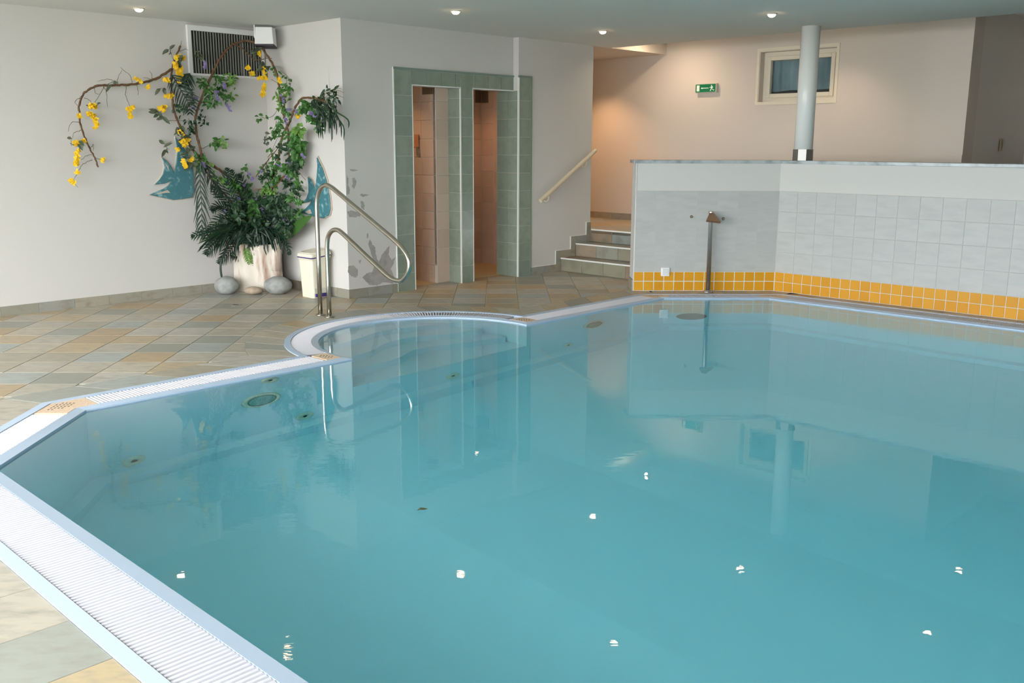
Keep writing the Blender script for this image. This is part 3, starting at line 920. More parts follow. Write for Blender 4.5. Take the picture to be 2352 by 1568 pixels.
# grout beds and tiles
for z0_, z1_, g_o, gm_ in ((.002, .207, .0070, M_WHITEGROUT), (.207, ZG, .0076, mat('grey_grout', (192, 191, 187), .7))):
    MB().prism([Vector((XE + .003, YP - g_o)), Vector((xc, YP - g_o)), lvl(UP - g_o, -4.9), lvl(UP, -4.9), Vector((xc, YP)), Vector((XE + .003, YP))], z0_, z1_).build('grout', gm_, par)
wy = (xc - XE - .004) / 14
tile_grid(par, 'yellow_tile', M_YELLOW, (XE + .003, YP, 0.002), X_, (0, 0, 1), -Y_, 14, 2, wy, .103, gap=.006)
tile_grid(par, 'grey_tile', M_GREYTILE, (XE + .003, YP, .209), X_, (0, 0, 1), -Y_, 7, 4, wy * 2, (ZG - .209) / 4, gap=.002)
vc = uvp(0, 0); vcorner = lvl(0, 0)
vbend = Vector((xc, YP)).dot(nv2)
tile_grid(par, 'yellow_tile', M_YELLOW, uvp(UP, vbend - .008, .002), -V_, (0, 0, 1), -U_, 30, 2, .1055, .103, gap=.006)
tile_grid(par, 'grey_tile', M_GREYTILE, uvp(UP, vbend - .008, .209), -V_, (0, 0, 1), -U_, 15, 4, .211, (ZG - .209) / 4, gap=.002)
m_ = MB()
for i in range(30, 72):
    for j in range(2):
        m_.box(uvp(UP, vbend - .008 - .1055 * i, .002 + .103 * j), -V_ * .101, -U_ * .008, (0, 0, .0985))
m_.build('yellow_tiles_beyond', M_YELLOW, par)['kind'] = 'stuff'
m_ = MB()
for i in range(15, 36):
    for j in range(4):
        m_.box(uvp(UP, vbend - .008 - .211 * i, .209 + (ZG - .209) / 4 * j), -V_ * .208, -U_ * .008, (0, 0, (ZG - .209) / 4 - .003))
m_.build('grey_tiles_beyond', M_GREYTILE, par)['kind'] = 'stuff'
skirt('baseboard_parapet', Vector((XE, YP + TP, 0)), -Y_, -X_, TP, h=.12)
MB().box((XE - .002, YP - .008, .12), (.008, 0, 0), (0, .012, 0), (0, 0, ZP - .12)).build('corner_edging', M_EDGE, par)

# ---- shower doorways: green tiled surround
sur = st(empty('trim_2', uvp(7.2, VS, 0)), 'green tiled surround of the two shower doorways')
GT = .01
gz = [0, .19, .395, .60, .805, 1.01, 1.215, 1.42, 1.625, 1.83, 2.035, 2.29]
def green_col(o, a, n_, w, rows=None, z1=None):
    for z0, zz in zip(gz[:-1], gz[1:]):
        if z1 and z0 >= z1 - .01: break
        zz = min(zz, z1) if z1 else zz
        b_ = MB().box(Vector(o) + Vector((0, 0, z0 + .0015)) + Vector(a) * .0015, Vector(a) * (w - .003), Vector(n_) * GT, (0, 0, zz - z0 - .003))
        b_.build('green_tile', M_GREEN, sur)
# grout sheets
g_ = MB()
g_.ubox(6.32, 6.56, VS - .006, VS, 0, 2.30); g_.ubox(7.245, 7.43, VS - .006, VS, 0, 2.30)
g_.ubox(6.56, 7.245, VS - .006, VS, 2.145, 2.30); g_.ubox(7.43, 8.08, VS - .006, VS, 2.145, 2.30)
g_.ubox(8.08, 8.285, V2 - .006, V2, 0, 2.30)
g_.ubox(7.239, 7.245, VS, WT, 0, 2.145); g_.ubox(8.074, 8.08, V2, 8.1, 0, 2.30)
g_.build('grout', M_WHITEGROUT, sur)
green_col(uvp(6.325, VS), U_, -V_, .235)
green_col(uvp(7.250, VS), U_, -V_, .178)
green_col(uvp(8.082, V2), U_, -V_, .198)
green_col(uvp(7.245, VS), V_, -U_, .215, z1=2.145)
green_col(uvp(8.080, V2 + .005), V_, -U_, .16, z1=2.145)
green_col(uvp(8.080, V2 + .165), V_, -U_, .175, z1=2.145)
for a, b, n_ in ((6.56, 7.245, [.205, .205, .205, .07]), (7.43, 8.08, [.035, .205, .205, .205])):
    p = a
    for w_ in n_:
        MB().box(uvp(p + .0015, VS, 2.148), U_ * (w_ - .003), -V_ * GT, (0, 0, .139)).build('green_tile', M_GREEN, sur)
        p += w_
t_ = MB(); t_.ubox(6.315, 8.08, VS - .016, VS, 2.29, 2.313); t_.ubox(8.07, 8.29, V2 - .016, V2, 2.29, 2.313); t_.build('top_profile', M_GREENTRIM, sur)
t_ = MB(); t_.ubox(8.285, 8.297, V2 - .014, V2, 0, 2.313); t_.build('side_profile', M_GREENTRIM, sur)
e_ = MB()
for (u0, u1, v0, v1, z0, z1) in ((6.312, 6.322, VS - .012, VS, 0, 2.313), (6.556, 6.566, VS - .013, VS + .01, 0, 2.15), (7.236, 7.25, VS - .014, VS + .006, 0, 2.15),
                                 (7.424, 7.434, VS - .013, VS + .01, 0, 2.15), (8.068, 8.084, V2 - .014, V2 + .006, 0, 2.29), (6.556, 7.25, VS - .013, VS + .01, 2.138, 2.15), (7.424, 8.08, VS - .013, VS + .01, 2.138, 2.15)):
    e_.ubox(u0, u1, v0, v1, z0, z1)
e_.build('edging', M_EDGE, sur)

# ---- shower stalls behind
stall = st(empty('wall_stalls', uvp(7.5, 8.6, 0)), 'beige tiled shower cubicles seen through the doorways')
MB().ubox(7.06, 7.62, WT, 9.2, 0, 2.45).build('partition', M_WHITEGROUT, stall)
MB().ubox(5.84, 8.95, 9.03, 9.2, 0, 2.45).build('stall_back', M_WHITEGROUT, stall)
MB().ubox(8.71, 8.95, 8.1, 9.2, 0, 2.45).build('stall_side', M_WHITEGROUT, stall)
MB().ubox(5.84, 8.95, 8.03, 9.2, 2.42, 2.5).build('stall_ceiling', M_WALL, stall)
MB().ubox(5.84, 8.95, 8.03, 9.2, -.02, .001).build('stall_floor', M_SHFLOOR, stall)
tile_grid(stall, 'beige_tile', M_BEIGE, uvp(7.06, 8.03, .2), V_, (0, 0, 1), -U_, 4, 11, .25, .2)
tile_grid(stall, 'beige_tile', M_BEIGE, uvp(7.62, 9.03, .2), U_, (0, 0, 1), -V_, 5, 11, .216, .2)
tile_grid(stall, 'beige_tile', M_BEIGE, uvp(8.71, 8.1, .2), V_, (0, 0, 1), -U_, 4, 11, .23, .2)
m_ = MB()
for i in range(20):
    for j in range(4):
        m_.box(uvp(7.06, 8.03 + .05 * i + .001, .05 * j + .001), V_ * .048, -U_ * .006, (0, 0, .048))
        if i < 19: m_.box(uvp(8.71, 8.1 + .05 * i + .001, .05 * j + .001), V_ * .048, -U_ * .006, (0, 0, .048))
        m_.box(uvp(7.7 + .05 * i + .001, 9.03, .05 * j + .001), U_ * .048, -V_ * .006, (0, 0, .048))
m_.build('mosaic', M_BEIGE, stall)['kind'] = 'stuff'
MB().ubox(7.052, 7.245, 8.034, WT + .01, 0, 2.145).build('partition_return', M_WHITEGROUT, stall)
tile_grid(stall, 'beige_tile', M_BEIGE, uvp(7.05, 8.034, .0), U_, (0, 0, 1), -V_, 1, 11, .195, .2)
def vent(label, o, a, n_, w, h):
    r_ = tag(empty('shower_vent', o), label, 'vent')
    MB().box(o, Vector(a) * w, Vector(n_) * .01, (0, 0, h)).build('frame', M_VENT, r_)
    for k in range(6):
        MB().box(Vector(o) + Vector(a) * .01 + Vector((0, 0, .012 + k * (h - .02) / 6)), Vector(a) * (w - .02), Vector(n_) * .014, (0, 0, (h - .02) / 12)).build('louvre', M_VENT, r_)
p = on_u(971, 196, 7.045); q = on_u(996, 216, 7.045)
vent('brown vent high in the first shower cubicle', Vector((p.x, p.y, q.z)), -V_, -U_, (p - q).to_2d().length, p.z - q.z)
vent('brown vent on the back wall of the second cubicle', uvp(8.60, 9.018, 2.06), U_, -V_, .095, .16)
vent('brown vent on the side wall of the second cubicle', uvp(8.70, 8.995, 2.06), -V_, -U_, .11, .16)
p = on_u(953, 315, 7.045)
sd = tag(empty('soap_dish', p), 'small terracotta soap dish on the shower partition', 'soap dish')
M_TERRA = mat('terracotta', (196, 140, 96), 0.5)
bevel(MB().box(p - Vector((0, 0, .12)), -V_ * .07, -U_ * .012, (0, 0, .15)).build('back_plate', M_TERRA, sd), .004)
bevel(MB().box(p - Vector((0, 0, .12)), -V_ * .07, -U_ * .05, (0, 0, .02)).build('tray', M_TERRA, sd), .004)

# ---- small window of the back wall
win = st(empty('window_1', uvp(UB_, 5.84, WZ0)), 'small cream framed window with a dark teal curtain behind the column')
def frame_box(mb_, u0, u1, v0, v1, z0, z1, w_):
    mb_.ubox(u0, u1, v0, v0 + w_, z0, z1); mb_.ubox(u0, u1, v1 - w_, v1, z0, z1)
    mb_.ubox(u0, u1, v0 + w_, v1 - w_, z0, z0 + w_); mb_.ubox(u0, u1, v0 + w_, v1 - w_, z1 - w_, z1)
m_ = MB(); frame_box(m_, UB_ - .008, UB_, WV0 - .04, WV1 + .045, WZ0 - .035, WZ1 + .045, .035); m_.build('architrave', M_FRAME, win)
m_ = MB(); frame_box(m_, UB_ + .10, UB_ + .17, WV0, WV1, WZ0, WZ1, .06); m_.build('window_frame', M_FRAME, win)
m_ = MB(); frame_box(m_, UB_ + .08, UB_ + .14, WV0 + .05, WV1 - .05, WZ0 + .05, WZ1 - .05, .05); bevel(m_.build('sash', M_FRAME, win), .006)
MB().ubox(UB_ + .115, UB_ + .12, WV0 + .1, WV1 - .1, WZ0 + .1, WZ1 - .1).build('pane', M_GLASS, win)
m_ = MB(); k_ = 40; vs = []; fs = []
for i in range(k_ + 1):
    v = WV0 + .06 + (WV1 - WV0 - .12) * i / k_
    d_ = .012 * math.sin(i * 1.1) + .008 * math.sin(i * .37)
    for z in (WZ0 + .135 + .006 * math.sin(i * .3), WZ1 - .05):
        vs.append(uvp(UB_ + .19 + d_, v, z))
for i in range(k_):
    fs.append((2 * i, 2 * i + 2, 2 * i + 3, 2 * i + 1))
m_.add(vs, fs).build('curtain', M_CURTAIN, win, smooth=True)
MB().ubox(UB_ + .24, UB_ + .26, WV0, WV1, WZ0, WZ1).build('window_shade_sheet', M_DARK, win)  # near-black sheet stands in for the unlit space behind the curtain

# ---- column on the parapet
cl = tag(empty('column', uvp(9.385, 4.87, ZP + .033)), 'round white column with steel collar standing on the parapet', 'column')
cz = ZP + .033
MB().lathe(uvp(9.385, 4.87, cz), [(.095, 0), (.095, H - cz)], 40).build('shaft', mat('gloss_white_paint', (236, 236, 232), 0.25), cl, smooth=False)
for p_ in cl.children:
    for f in p_.data.polygons: f.use_smooth = len(f.vertices) == 4
MB().lathe(uvp(9.385, 4.87, cz), [(.108, 0), (.108, .115), (.098, .115)], 8).build('collar', mat('collar_steel', (172, 170, 166), 0.45, metal=1.0), cl)

# ================================================================ ceiling downlights
def downlight(u, v, z, label, power=0.0, group='recessed ceiling spotlights', cone=110, colr=(1.0, 0.76, 0.52)):
    p = uvp(u, v, z)
    r_ = tag(empty('ceiling_spotlight', p), label, 'spotlight', group)
    MB().lathe(p, [(.05, 0), (.05, -.006), (.043, -.012), (.036, -.010), (.036, 0)], 20).build('ring', M_LAMPRING, r_, smooth=True)
    MB().lathe(p, [(.034, -.002), (.034, -.016), (.028, -.026), (.016, -.032), (.002, -.034)], 16).build('lens', M_LENS, r_, smooth=True)
    if not power: return r_          # over the pool daylight drowns them: the glowing lens alone is enough
    ld = bpy.data.lights.new('bulb', 'SPOT'); ld.energy = LAMP_W * power; ld.spot_size = math.radians(cone); ld.spot_blend = .8; ld.shadow_soft_size = .03; ld.color = colr
    lo = bpy.data.objects.new('bulb', ld); COL.objects.link(lo); lo.location = p - Vector((0, 0, .05)); lo.parent = r_; lo.matrix_parent_inverse = Matrix.Translation(-p)
    return r_
GU, GV = (4.06, 6.11, 8.23), (8.62, 6.66, 4.67, 2.76)
pos = {0: 'nearest the vent corner', 1: 'in the middle', 2: 'towards the stairs'}
LAB = {(0, 0): 'ceiling spotlight above the yellow flower branch', (1, 1): 'ceiling spotlight in front of the shower doorways', (2, 1): 'ceiling spotlight nearest the stairs',
       (2, 2): 'ceiling spotlight just left of the white column', (0, 1): 'ceiling spotlight mirrored lowest left in the water', (1, 2): 'ceiling spotlight mirrored at the bottom middle of the water',
       (2, 3): 'ceiling spotlight mirrored lower right in the water'}
for (i, j), lab in LAB.items():
    downlight(GU[i], GV[j], H, lab)
downlight(10.26, 7.36, 3.02, 'spotlight in the raised ceiling shining on the corridor soffit', 2.4, cone=172)
downlight(10.42, 3.23, 3.02, 'spotlight in the raised ceiling before the dim recess', .35)
downlight(10.3, 5.2, 3.02, 'added unseen spotlight in the raised ceiling behind the column', 2.2)  # unseen lamp, added for its light on the raised level
downlight(10.35, 8.7, H, 'warm corridor spotlight behind the stair wall', 4.5, colr=(1.0, .56, .28))
downlight(6.55, 8.5, 2.42, 'warm spotlight in the first shower cubicle', 1.6, colr=(1.0, .6, .32))
downlight(8.2, 8.6, 2.42, 'warm spotlight in the second shower cubicle', 1.2, colr=(1.0, .55, .28))

# ================================================================ pool fittings
def wall_fit(name, label, cat, p, n_, r_o, r_i, dark=M_DARK, group=None):
    r_ = tag(empty(name, p), label, cat, group)
    MB().lathe(p, [(r_o, 0), (r_o, .008), (r_o * .9, .014), (r_i, .012), (r_i, .002)], 24, axis=n_).build('ring', M_CREAM, r_, smooth=True)
    MB().lathe(p, [(r_i, .001), (r_i * .98, .005)], 20, axis=n_).build('opening_shade', dark, r_)  # near-black disc stands in for the shade inside the nozzle
    return r_
nwall = -V_
def W_(u, z): return uvp(u, 5.612, z)
g_n = 'round inlet nozzles in the pool wall'
wall_fit('inlet_nozzle', 'round inlet nozzle below the reflected branch at left', 'nozzle', W_(2.393, -1.16), nwall, .075, .028, group=g_n)
wall_fit('inlet_nozzle', 'small inlet nozzle close under the waterline of the long side', 'nozzle', W_(3.382, -.136), nwall, .07, .02, group=g_n)
wall_fit('inlet_nozzle', 'round inlet nozzle right of the large pool lamp', 'nozzle', W_(3.648, -1.167), nwall, .075, .02, group=g_n)
wall_fit('inlet_nozzle', 'round inlet nozzle under the lowest pool step', 'nozzle', W_(5.079, -1.15), nwall, .075, .02, group=g_n)
wall_fit('inlet_nozzle', 'round inlet nozzle past the step bay', 'nozzle', W_(6.523, -1.13), nwall, .06, .02, group=g_n)
def pool_lamp(label, p):
    r_ = tag(empty('underwater_lamp', p), label, 'pool lamp', 'underwater pool lamps')
    MB().lathe(p, [(.15, 0), (.15, .012), (.135, .02), (.11, .016), (.11, .006)], 32, axis=nwall).build('ring', M_CREAM, r_, smooth=True)
    MB().lathe(p, [(.11, .004), (.104, .0175), (.08, .022), (.03, .024)], 32, axis=nwall).build('lens', mat('lamp_glass', (150, 190, 180), .1), r_, smooth=True)
    MB().lathe(p, [(.113, .009), (.113, .0165), (.105, .0165)], 32, axis=nwall).build('gasket', M_VENT, r_)
pool_lamp('large round pool lamp under the flower reflection', W_(3.306, -.577))
pool_lamp('round pool lamp below the far stretch of grate', W_(6.886, -.553))
pd_ = Vector((2.0, LV['farD'][0], -.93))
r_ = tag(empty('suction_grille', pd_), 'round grey suction grille under the water spout', 'grille')
MB().lathe(pd_, [(.16, 0), (.16, .01), (.14, .016)], 32, axis=-Y_).build('cover', M_VENT, r_)
MB().lathe(pd_, [(.165, -.001), (.165, .006), (.15, .008)], 32, axis=-Y_).build('ring', M_CREAM, r_)

# ================================================================ stainless handrail over the bay
UR = 4.93
hr = tag(empty('pool_handrail', uvp(UR, 7.17, 0)), 'stainless steel handrail looping out over the pool steps', 'handrail')
pts = [(7.248, 0), (7.248, .5), (7.245, .98)]
def rr(v, z): return uvp(UR, v, z)
path = [rr(7.248, 0), rr(7.246, .5), rr(7.243, .98)]
path += smooth_curve([rr(7.243, .98), rr(7.225, 1.08), rr(7.165, 1.158), rr(7.075, 1.187), rr(6.99, 1.165)], 6)[1:]
path += [rr(6.6, .983)]
path += [rr(6.16, .776)]
path += smooth_curve([rr(6.16, .776), rr(6.04, .706), rr(5.965, .622), rr(5.975, .520), rr(6.055, .445), rr(6.16, .437), rr(6.26, .468)], 6)[1:]
path += [rr(6.55, .615), rr(6.84, .765)]
path += smooth_curve([rr(6.84, .765), rr(6.93, .800), rr(7.02, .788), rr(7.085, .728), rr(7.107, .63)], 6)[1:]
path += [rr(7.107, .3), rr(7.107, 0)]
MB().tube(path, .0205, 14).build('rail', M_STEEL, hr, smooth=True)
for v in (7.248, 7.107):
    MB().lathe(uvp(UR, v, 0), [(.046, 0), (.046, .008), (.03, .014), (.022, .02)], 24).build('base_flange', M_STEEL, hr, smooth=True)

# ---- water spout on the far deck
ps = on_z(1626, 671)
ps = Vector((2.235, 9.985, 0))
sp = tag(empty('water_spout', ps), 'steel post with flared water spout standing before the yellow tiles', 'water spout')
post_ = MB().lathe(ps, [(.024, 0), (.024, .80), (.026, .805), (.026, .845)], 20).build('post', M_STEEL2, sp, smooth=True)
MB().lathe(ps, [(.055, 0), (.055, .012), (.035, .025), (.026, .03)], 24).build('base_flange', M_STEEL2, sp, smooth=True)
MB().lathe(ps + Vector((0, 0, .845)), [(.029, 0), (.029, .014), (.024, .016)], 20).build('cap', M_STEEL2, post_)
h = ps + Vector((0, 0, .0))
A = [h + Vector((-.024, -.02, .845)), h + Vector((.024, -.02, .845)), h + Vector((.078, -.11, .762)), h + Vector((-.072, -.11, .778))]
B = [p + Vector((0, .018, -.02)) for p in A]
MB().add(A + B, [(3, 2, 1, 0), (4, 5, 6, 7), (0, 1, 5, 4), (1, 2, 6, 5), (2, 3, 7, 6), (3, 0, 4, 7)]).build('flared_lip', mat('bronzed_steel', (206, 164, 136), .4, metal=1.0), sp)

# ---- socket and wall plugs
so = tag(empty('socket_cover', Vector((1.79, YP - .008, .16))), 'small white square socket on the yellow tile edge', 'socket')
so_p = bevel(MB().box((1.743, YP - .03, .162), (.092, 0, 0), (0, .022, 0), (0, 0, .092)).build('plate', M_PVC, so), .005)
bevel(MB().box((1.757, YP - .036, .176), (.064, 0, 0), (0, .008, 0), (0, 0, .064)).build('flap', mat('light_plastic', (226, 228, 226), .4), so_p), .004)
for x, z, lab in ((2.049, .797, 'dark wall plug left of the water spout'), (2.389, .776, 'dark wall plug right of the water spout')):
    w_ = tag(empty('wall_plug', Vector((x, YP - .008, z))), lab, 'wall plug', 'plug holes beside the spout')
    MB().lathe((x, YP - .008, z), [(.016, 0), (.015, .006), (.007, .01)], 12, axis=-Y_).build('collar', M_VENT, w_)
    MB().lathe((x, YP - .018, z), [(.006, 0), (.006, .012)], 8, axis=-Y_).build('screw', M_STEEL2, w_)

# ---- exit sign
es_p = uvp(UB_ - .0, 7.1, 2.18)
ex = tag(empty('exit_sign', es_p), 'green emergency exit sign with running figure and arrow', 'exit sign')
sv0, sv1, sz0, sz1 = 7.235, 6.935, 2.215, 2.315
ud = UB_ - .055
bevel(MB().ubox(ud + .004, UB_, sv1 - .012, sv0 + .004, sz0 - .008, sz1 + .008).build('housing', mat('sign_housing', (206, 198, 182), .5), ex), .004)
sf_ = MB().ubox(ud, ud + .006, sv1, sv0, sz0, sz1).build('green_face', M_SIGN, ex)
def sgn(pts):  # pts in 0..1 of the face, left to right as read
    return plate([uvp(ud, sv0 + (sv1 - sv0) * x, sz0 + (sz1 - sz0) * y) for x, y in pts], -U_, .0012)
sgn([(.06, .12), (.20, .12), (.20, .88), (.06, .88)]).build('door_symbol', M_SIGNW, sf_)
sgn([(.27, .50), (.34, .62), (.34, .54), (.66, .54), (.66, .46), (.34, .46), (.34, .38)]).build('arrow', M_SIGNW, sf_)
fig = MB()
for pl in ([(.79, .74), (.83, .74), (.83, .86), (.79, .86)], [(.78, .44), (.84, .42), (.86, .70), (.79, .72)], [(.79, .66), (.79, .58), (.72, .52), (.70, .56)], [(.85, .68), (.90, .56), (.88, .52), (.84, .58)],
           [(.79, .46), (.82, .40), (.77, .12), (.73, .14)], [(.82, .44), (.85, .40), (.93, .24), (.90, .18)], [(.90, .24), (.96, .26), (.96, .20), (.91, .18)]):
    s_ = sgn(pl); fig.add(s_.v, s_.f)
fig.build('running_figure', M_SIGNW, sf_)

# ---- stair handrail
vr = V2 - .075
r0, r1 = uvp(8.385, vr, .885), uvp(9.40, vr, 1.472)
shr = tag(empty('stair_handrail', uvp(8.9, vr, .9)), 'cream wooden handrail slanting up the stair wall', 'handrail')
MB().tube([r0, r0 + (r1 - r0) * .02, r1], .024, 16).build('rail', M_RAILWOOD, shr)
for f in (.14, .82):
    p = r0 + (r1 - r0) * f
    MB().tube(smooth_curve([uvp(0, V2 - vr) + p - Vector((0, 0, .09)), p + uvp(0, .03) - Vector((0, 0, .095)), p - Vector((0, 0, .07)), p - Vector((0, 0, .02))], 5), .006, 8).build('bracket', M_CREAM, shr, smooth=True)

# ---- light switch in the recess
p = on_v(2298, 335, 3.80)
ls = tag(empty('light_switch', p), 'small beige light switch on the dim recess wall', 'switch')
ls_p = bevel(MB().box(p + Vector((0, 0, -.06)) - U_ * .04, U_ * .08, -V_ * .012, (0, 0, .14)).build('plate', mat('beige_plastic', (170, 150, 120), .5), ls), .003)
bevel(MB().box(p + Vector((0, 0, -.03)) - U_ * .025, U_ * .05, -V_ * .018, (0, 0, .08)).build('rocker', mat('beige_plastic2', (150, 132, 104), .5), ls_p), .003)

# ================================================================ corner with the planter
# ---- ventilation grille
gv = tag(empty('ventilation_grille', uvp(5.24, VL, 2.22)), 'dark slatted ventilation grille in a white frame high on the wall', 'grille')
gu0, gu1, gz0, gz1 = 4.845, 5.640, 2.236, 2.65
m_ = MB()
for (a, b, z0, z1) in ((gu0 - .035, gu0, gz0 - .02, gz1 + .05), (gu1, gu1 + .03, gz0 - .02, gz1 + .05), (gu0, gu1, gz1, gz1 + .05), (gu0, gu1, gz0 - .02, gz0)):
    m_.ubox(a, b, VL - .035, VL, z0, z1)
m_.build('frame', M_PVC, gv)
MB().ubox(gu0, gu1, VL - .004, VL - .001, gz0, gz1).build('duct_shade_sheet', M_DARK, gv)  # flat near-black sheet stands in for the darkness behind the slats
ns = 27
me = bpy.data.meshes.new('slat'); q = MB().box((0, 0, 0), uvp(.0085, 0), uvp(0, .02), (0, 0, gz1 - gz0)); me.from_pydata(q.v, [], q.f); me.update(); me.materials.append(mat('grille_slat', (140, 140, 132), .5))
for i in range(ns):
    put('slat', me, uvp(gu0 + .004 + (gu1 - gu0 - .012) * i / (ns - 1), VL - .026, gz0), 0, gv)
MB().ubox(5.415, 5.428, VL - .03, VL - .004, gz0, gz1).build('mullion', mat('grille_mullion', (150, 150, 144), .4), gv)

# ---- loudspeaker box below the ceiling
c_ = on_y(606, 82, 10.12)
lsb = tag(empty('wall_speaker', c_), 'small white loudspeaker box hung beside the ventilation grille', 'speaker')
w_, h_, d_ = .095, .085, .15
top = [c_ + Vector((-w_ * .9, 0, h_)), c_ + Vector((w_ * .9, 0, h_)), c_ + Vector((w_ * .9, d_, h_)), c_ + Vector((-w_ * .9, d_, h_))]
bot = [c_ + Vector((-w_, -.02, -h_)), c_ + Vector((w_ * 1.05, -.02, -h_)), c_ + Vector((w_ * 1.05, d_ - .02, -h_ - .02)), c_ + Vector((-w_, d_ - .02, -h_ - .02))]
cab = bevel(MB().add(bot + top, [(3, 2, 1, 0), (4, 5, 6, 7), (0, 1, 5, 4), (1, 2, 6, 5), (2, 3, 7, 6), (3, 0, 4, 7)]).build('cabinet', M_PVC, lsb), .006)
MB().add([p + Vector((0, 0, -.012)) for p in bot] + [p + Vector((0, 0, .004)) for p in bot], [(3, 2, 1, 0), (4, 5, 6, 7), (0, 1, 5, 4), (1, 2, 6, 5), (2, 3, 7, 6), (3, 0, 4, 7)]).build('speaker_cloth', M_BLACK, cab)
brk = MB().box(c_ + Vector((-w_ - .012, .03, -.02)), (.01, 0, 0), (0, .04, 0), (0, 0, H - c_.z + .02)).build('bracket', M_PVC, lsb)
MB().lathe(c_ + Vector((-w_ - .02, .05, .0)), [(.012, 0), (.012, .012)], 12, axis=X_).build('bracket_knob', M_STEEL2, brk)

# ---- fish plaques
def c1(cx, cy): return (120 + cx / 3.36, 40 + cy / 3.36)
FISH_L = [c1(*p) for p in ((940, 920), (1000, 990), (1045, 1060), (1075, 1140), (1088, 1240), (1092, 1330), (1070, 1392), (1000, 1402), (930, 1410), (860, 1396), (800, 1384), (738, 1370), (800, 1342), (850, 1322), (885, 1298), (912, 1262),
                           (860, 1282), (780, 1290), (818, 1250), (845, 1210), (857, 1160), (850, 1110), (835, 1076), (875, 1105), (908, 1150), (932, 1198), (947, 1130), (956, 1040))]
FISH_R = [(732, 359), (745, 385), (755, 415), (762, 455), (764, 480), (760, 495), (748, 502), (735, 501), (718, 495), (692, 488), (706, 479), (716, 468), (722, 458), (712, 464), (698, 467), (708, 455), (713, 441), (713, 424), (711, 405), (719, 412), (725, 424), (728, 436), (732, 406), (734, 380)]
def fish(label, pts, n_, f):
    ol = [f(*p) for p in pts]
    r_ = tag(empty('fish_plaque', sum(ol, Vector()) / len(ol)), label, 'wall plaque', 'glazed angelfish plaques')
    c = sum(ol, Vector()) / len(ol)
    bevel(plate([c + (p - c) * 1.012 for p in ol], n_, .016).build('backing', M_TEALB, r_), .002)
    b_ = plate([c + (p - c) * .985 + Vector(n_) * .014 for p in ol], n_, .016).build('glaze', M_TEAL, r_); r_['glaze_part'] = b_.name
    bevel(b_, .007, 3)
    # pale inlays along the fins
    return r_
f1 = fish('teal glazed angelfish plaque on the long wall, half behind palm fronds', FISH_L, -V_, lambda x, y: on_v(x, y, VL))
f2 = fish('teal glazed angelfish plaque behind the steel handrail', FISH_R, -U_, lambda x, y: on_u(x, y, US))
def inlay(root, pts, n_, f):
    s_ = plate([f(*p) + Vector(n_) * .0295 for p in pts], n_, .002).build('inlay', M_TEALB, bpy.data.objects[root['glaze_part']])
inlay(f1, [c1(*p) for p in ((990, 1040), (1010, 1070), (1030, 1110), (1022, 1112), (1000, 1085))], -V_, lambda x, y: on_v(x, y, VL))
inlay(f1, [c1(*p) for p in ((770, 1366), (850, 1340), (880, 1330), (900, 1352), (870, 1352))], -V_, lambda x, y: on_v(x, y, VL))
inlay(f1, [c1(*p) for p in ((858, 1120), (885, 1150), (890, 1185), (878, 1160))], -V_, lambda x, y: on_v(x, y, VL))
inlay(f2, [(706, 486), (718, 480), (722, 490), (714, 491)], -U_, lambda x, y: on_u(x, y, US))

# ---- waste bin
bn = tag(empty('waste_bin', uvp(5.53, 8.205, 0)), 'cream plastic pedal bin with purple stripe behind the handrail feet', 'bin')
bu0, bu1, bv0, bv1 = 5.415, 5.645, 8.085, 8.325
def ring4(u0, u1, v0, v1, z, r=.03):
    out = []
    for cu, cv, a0 in ((u1 - r, v1 - r, 0), (u0 + r, v1 - r, 90), (u0 + r, v0 + r, 180), (u1 - r, v0 + r, 270)):
        for k in range(4):
            a = math.radians(a0 + 30 * k)
            out.append(uvp(cu + r * math.cos(a), cv + r * math.sin(a), z))
    return out
def loft(rings, caps=True):
    mb_ = MB(); n_ = len(rings[0]); vs = [p for r in rings for p in r]
    fs = [(k * n_ + i, k * n_ + (i + 1) % n_, (k + 1) * n_ + (i + 1) % n_, (k + 1) * n_ + i) for k in range(len(rings) - 1) for i in range(n_)]
    if caps: fs += [tuple(range(n_ - 1, -1, -1)), tuple((len(rings) - 1) * n_ + i for i in range(n_))]
    return mb_.add(vs, fs)
def wave(ringpts, amp):   # lid line dips toward the front
    out = []
    for p in ringpts:
        u = p.dot(NU); t = (u - bu0) / (bu1 - bu0)
        out.append(p + Vector((0, 0, amp * (-.5 + .5 * math.tanh((t - .35) * -7)))))
    return out
loft([ring4(bu0 + .015, bu1 - .015, bv0 + .015, bv1 - .015, 0), ring4(bu0, bu1, bv0, bv1, .38), wave(ring4(bu0 - .012, bu1 + .012, bv0 - .012, bv1 + .012, .405), -.02)]).build('body', M_CREAM, bn, smooth=False)
body_ = bn.children[0]
loft([wave(ring4(bu0 - .014, bu1 + .014, bv0 - .014, bv1 + .014, .405), -.02), wave(ring4(bu0 - .016, bu1 + .016, bv0 - .016, bv1 + .016, .417), -.02)]).build('stripe', M_PURPLE, bn)
loft([wave(ring4(bu0 - .015, bu1 + .015, bv0 - .015, bv1 + .015, .417), -.02), wave(ring4(bu0 - .01, bu1 + .01, bv0 - .01, bv1 + .01, .445), -.02), wave(ring4(bu0 + .01, bu1 - .01, bv0 + .01, bv1 - .01, .462), -.025)]).build('lid', M_CREAM, bn)
MB().ubox(bu0 + .04, bu1 - .03, bv0 - .012, bv0 + .02, .012, .045).build('pedal', M_PURPLE, body_)
m_ = MB().ubox(bu0 + .03, bu1 - .02, bv0 + .002, bv0 + .02, .05, .10); m_.build('foot_recess_shade', mat('cream_painted_shade', (214, 210, 196), .4), body_)  # block in darker cream, the shade of a foot recess put into its colour

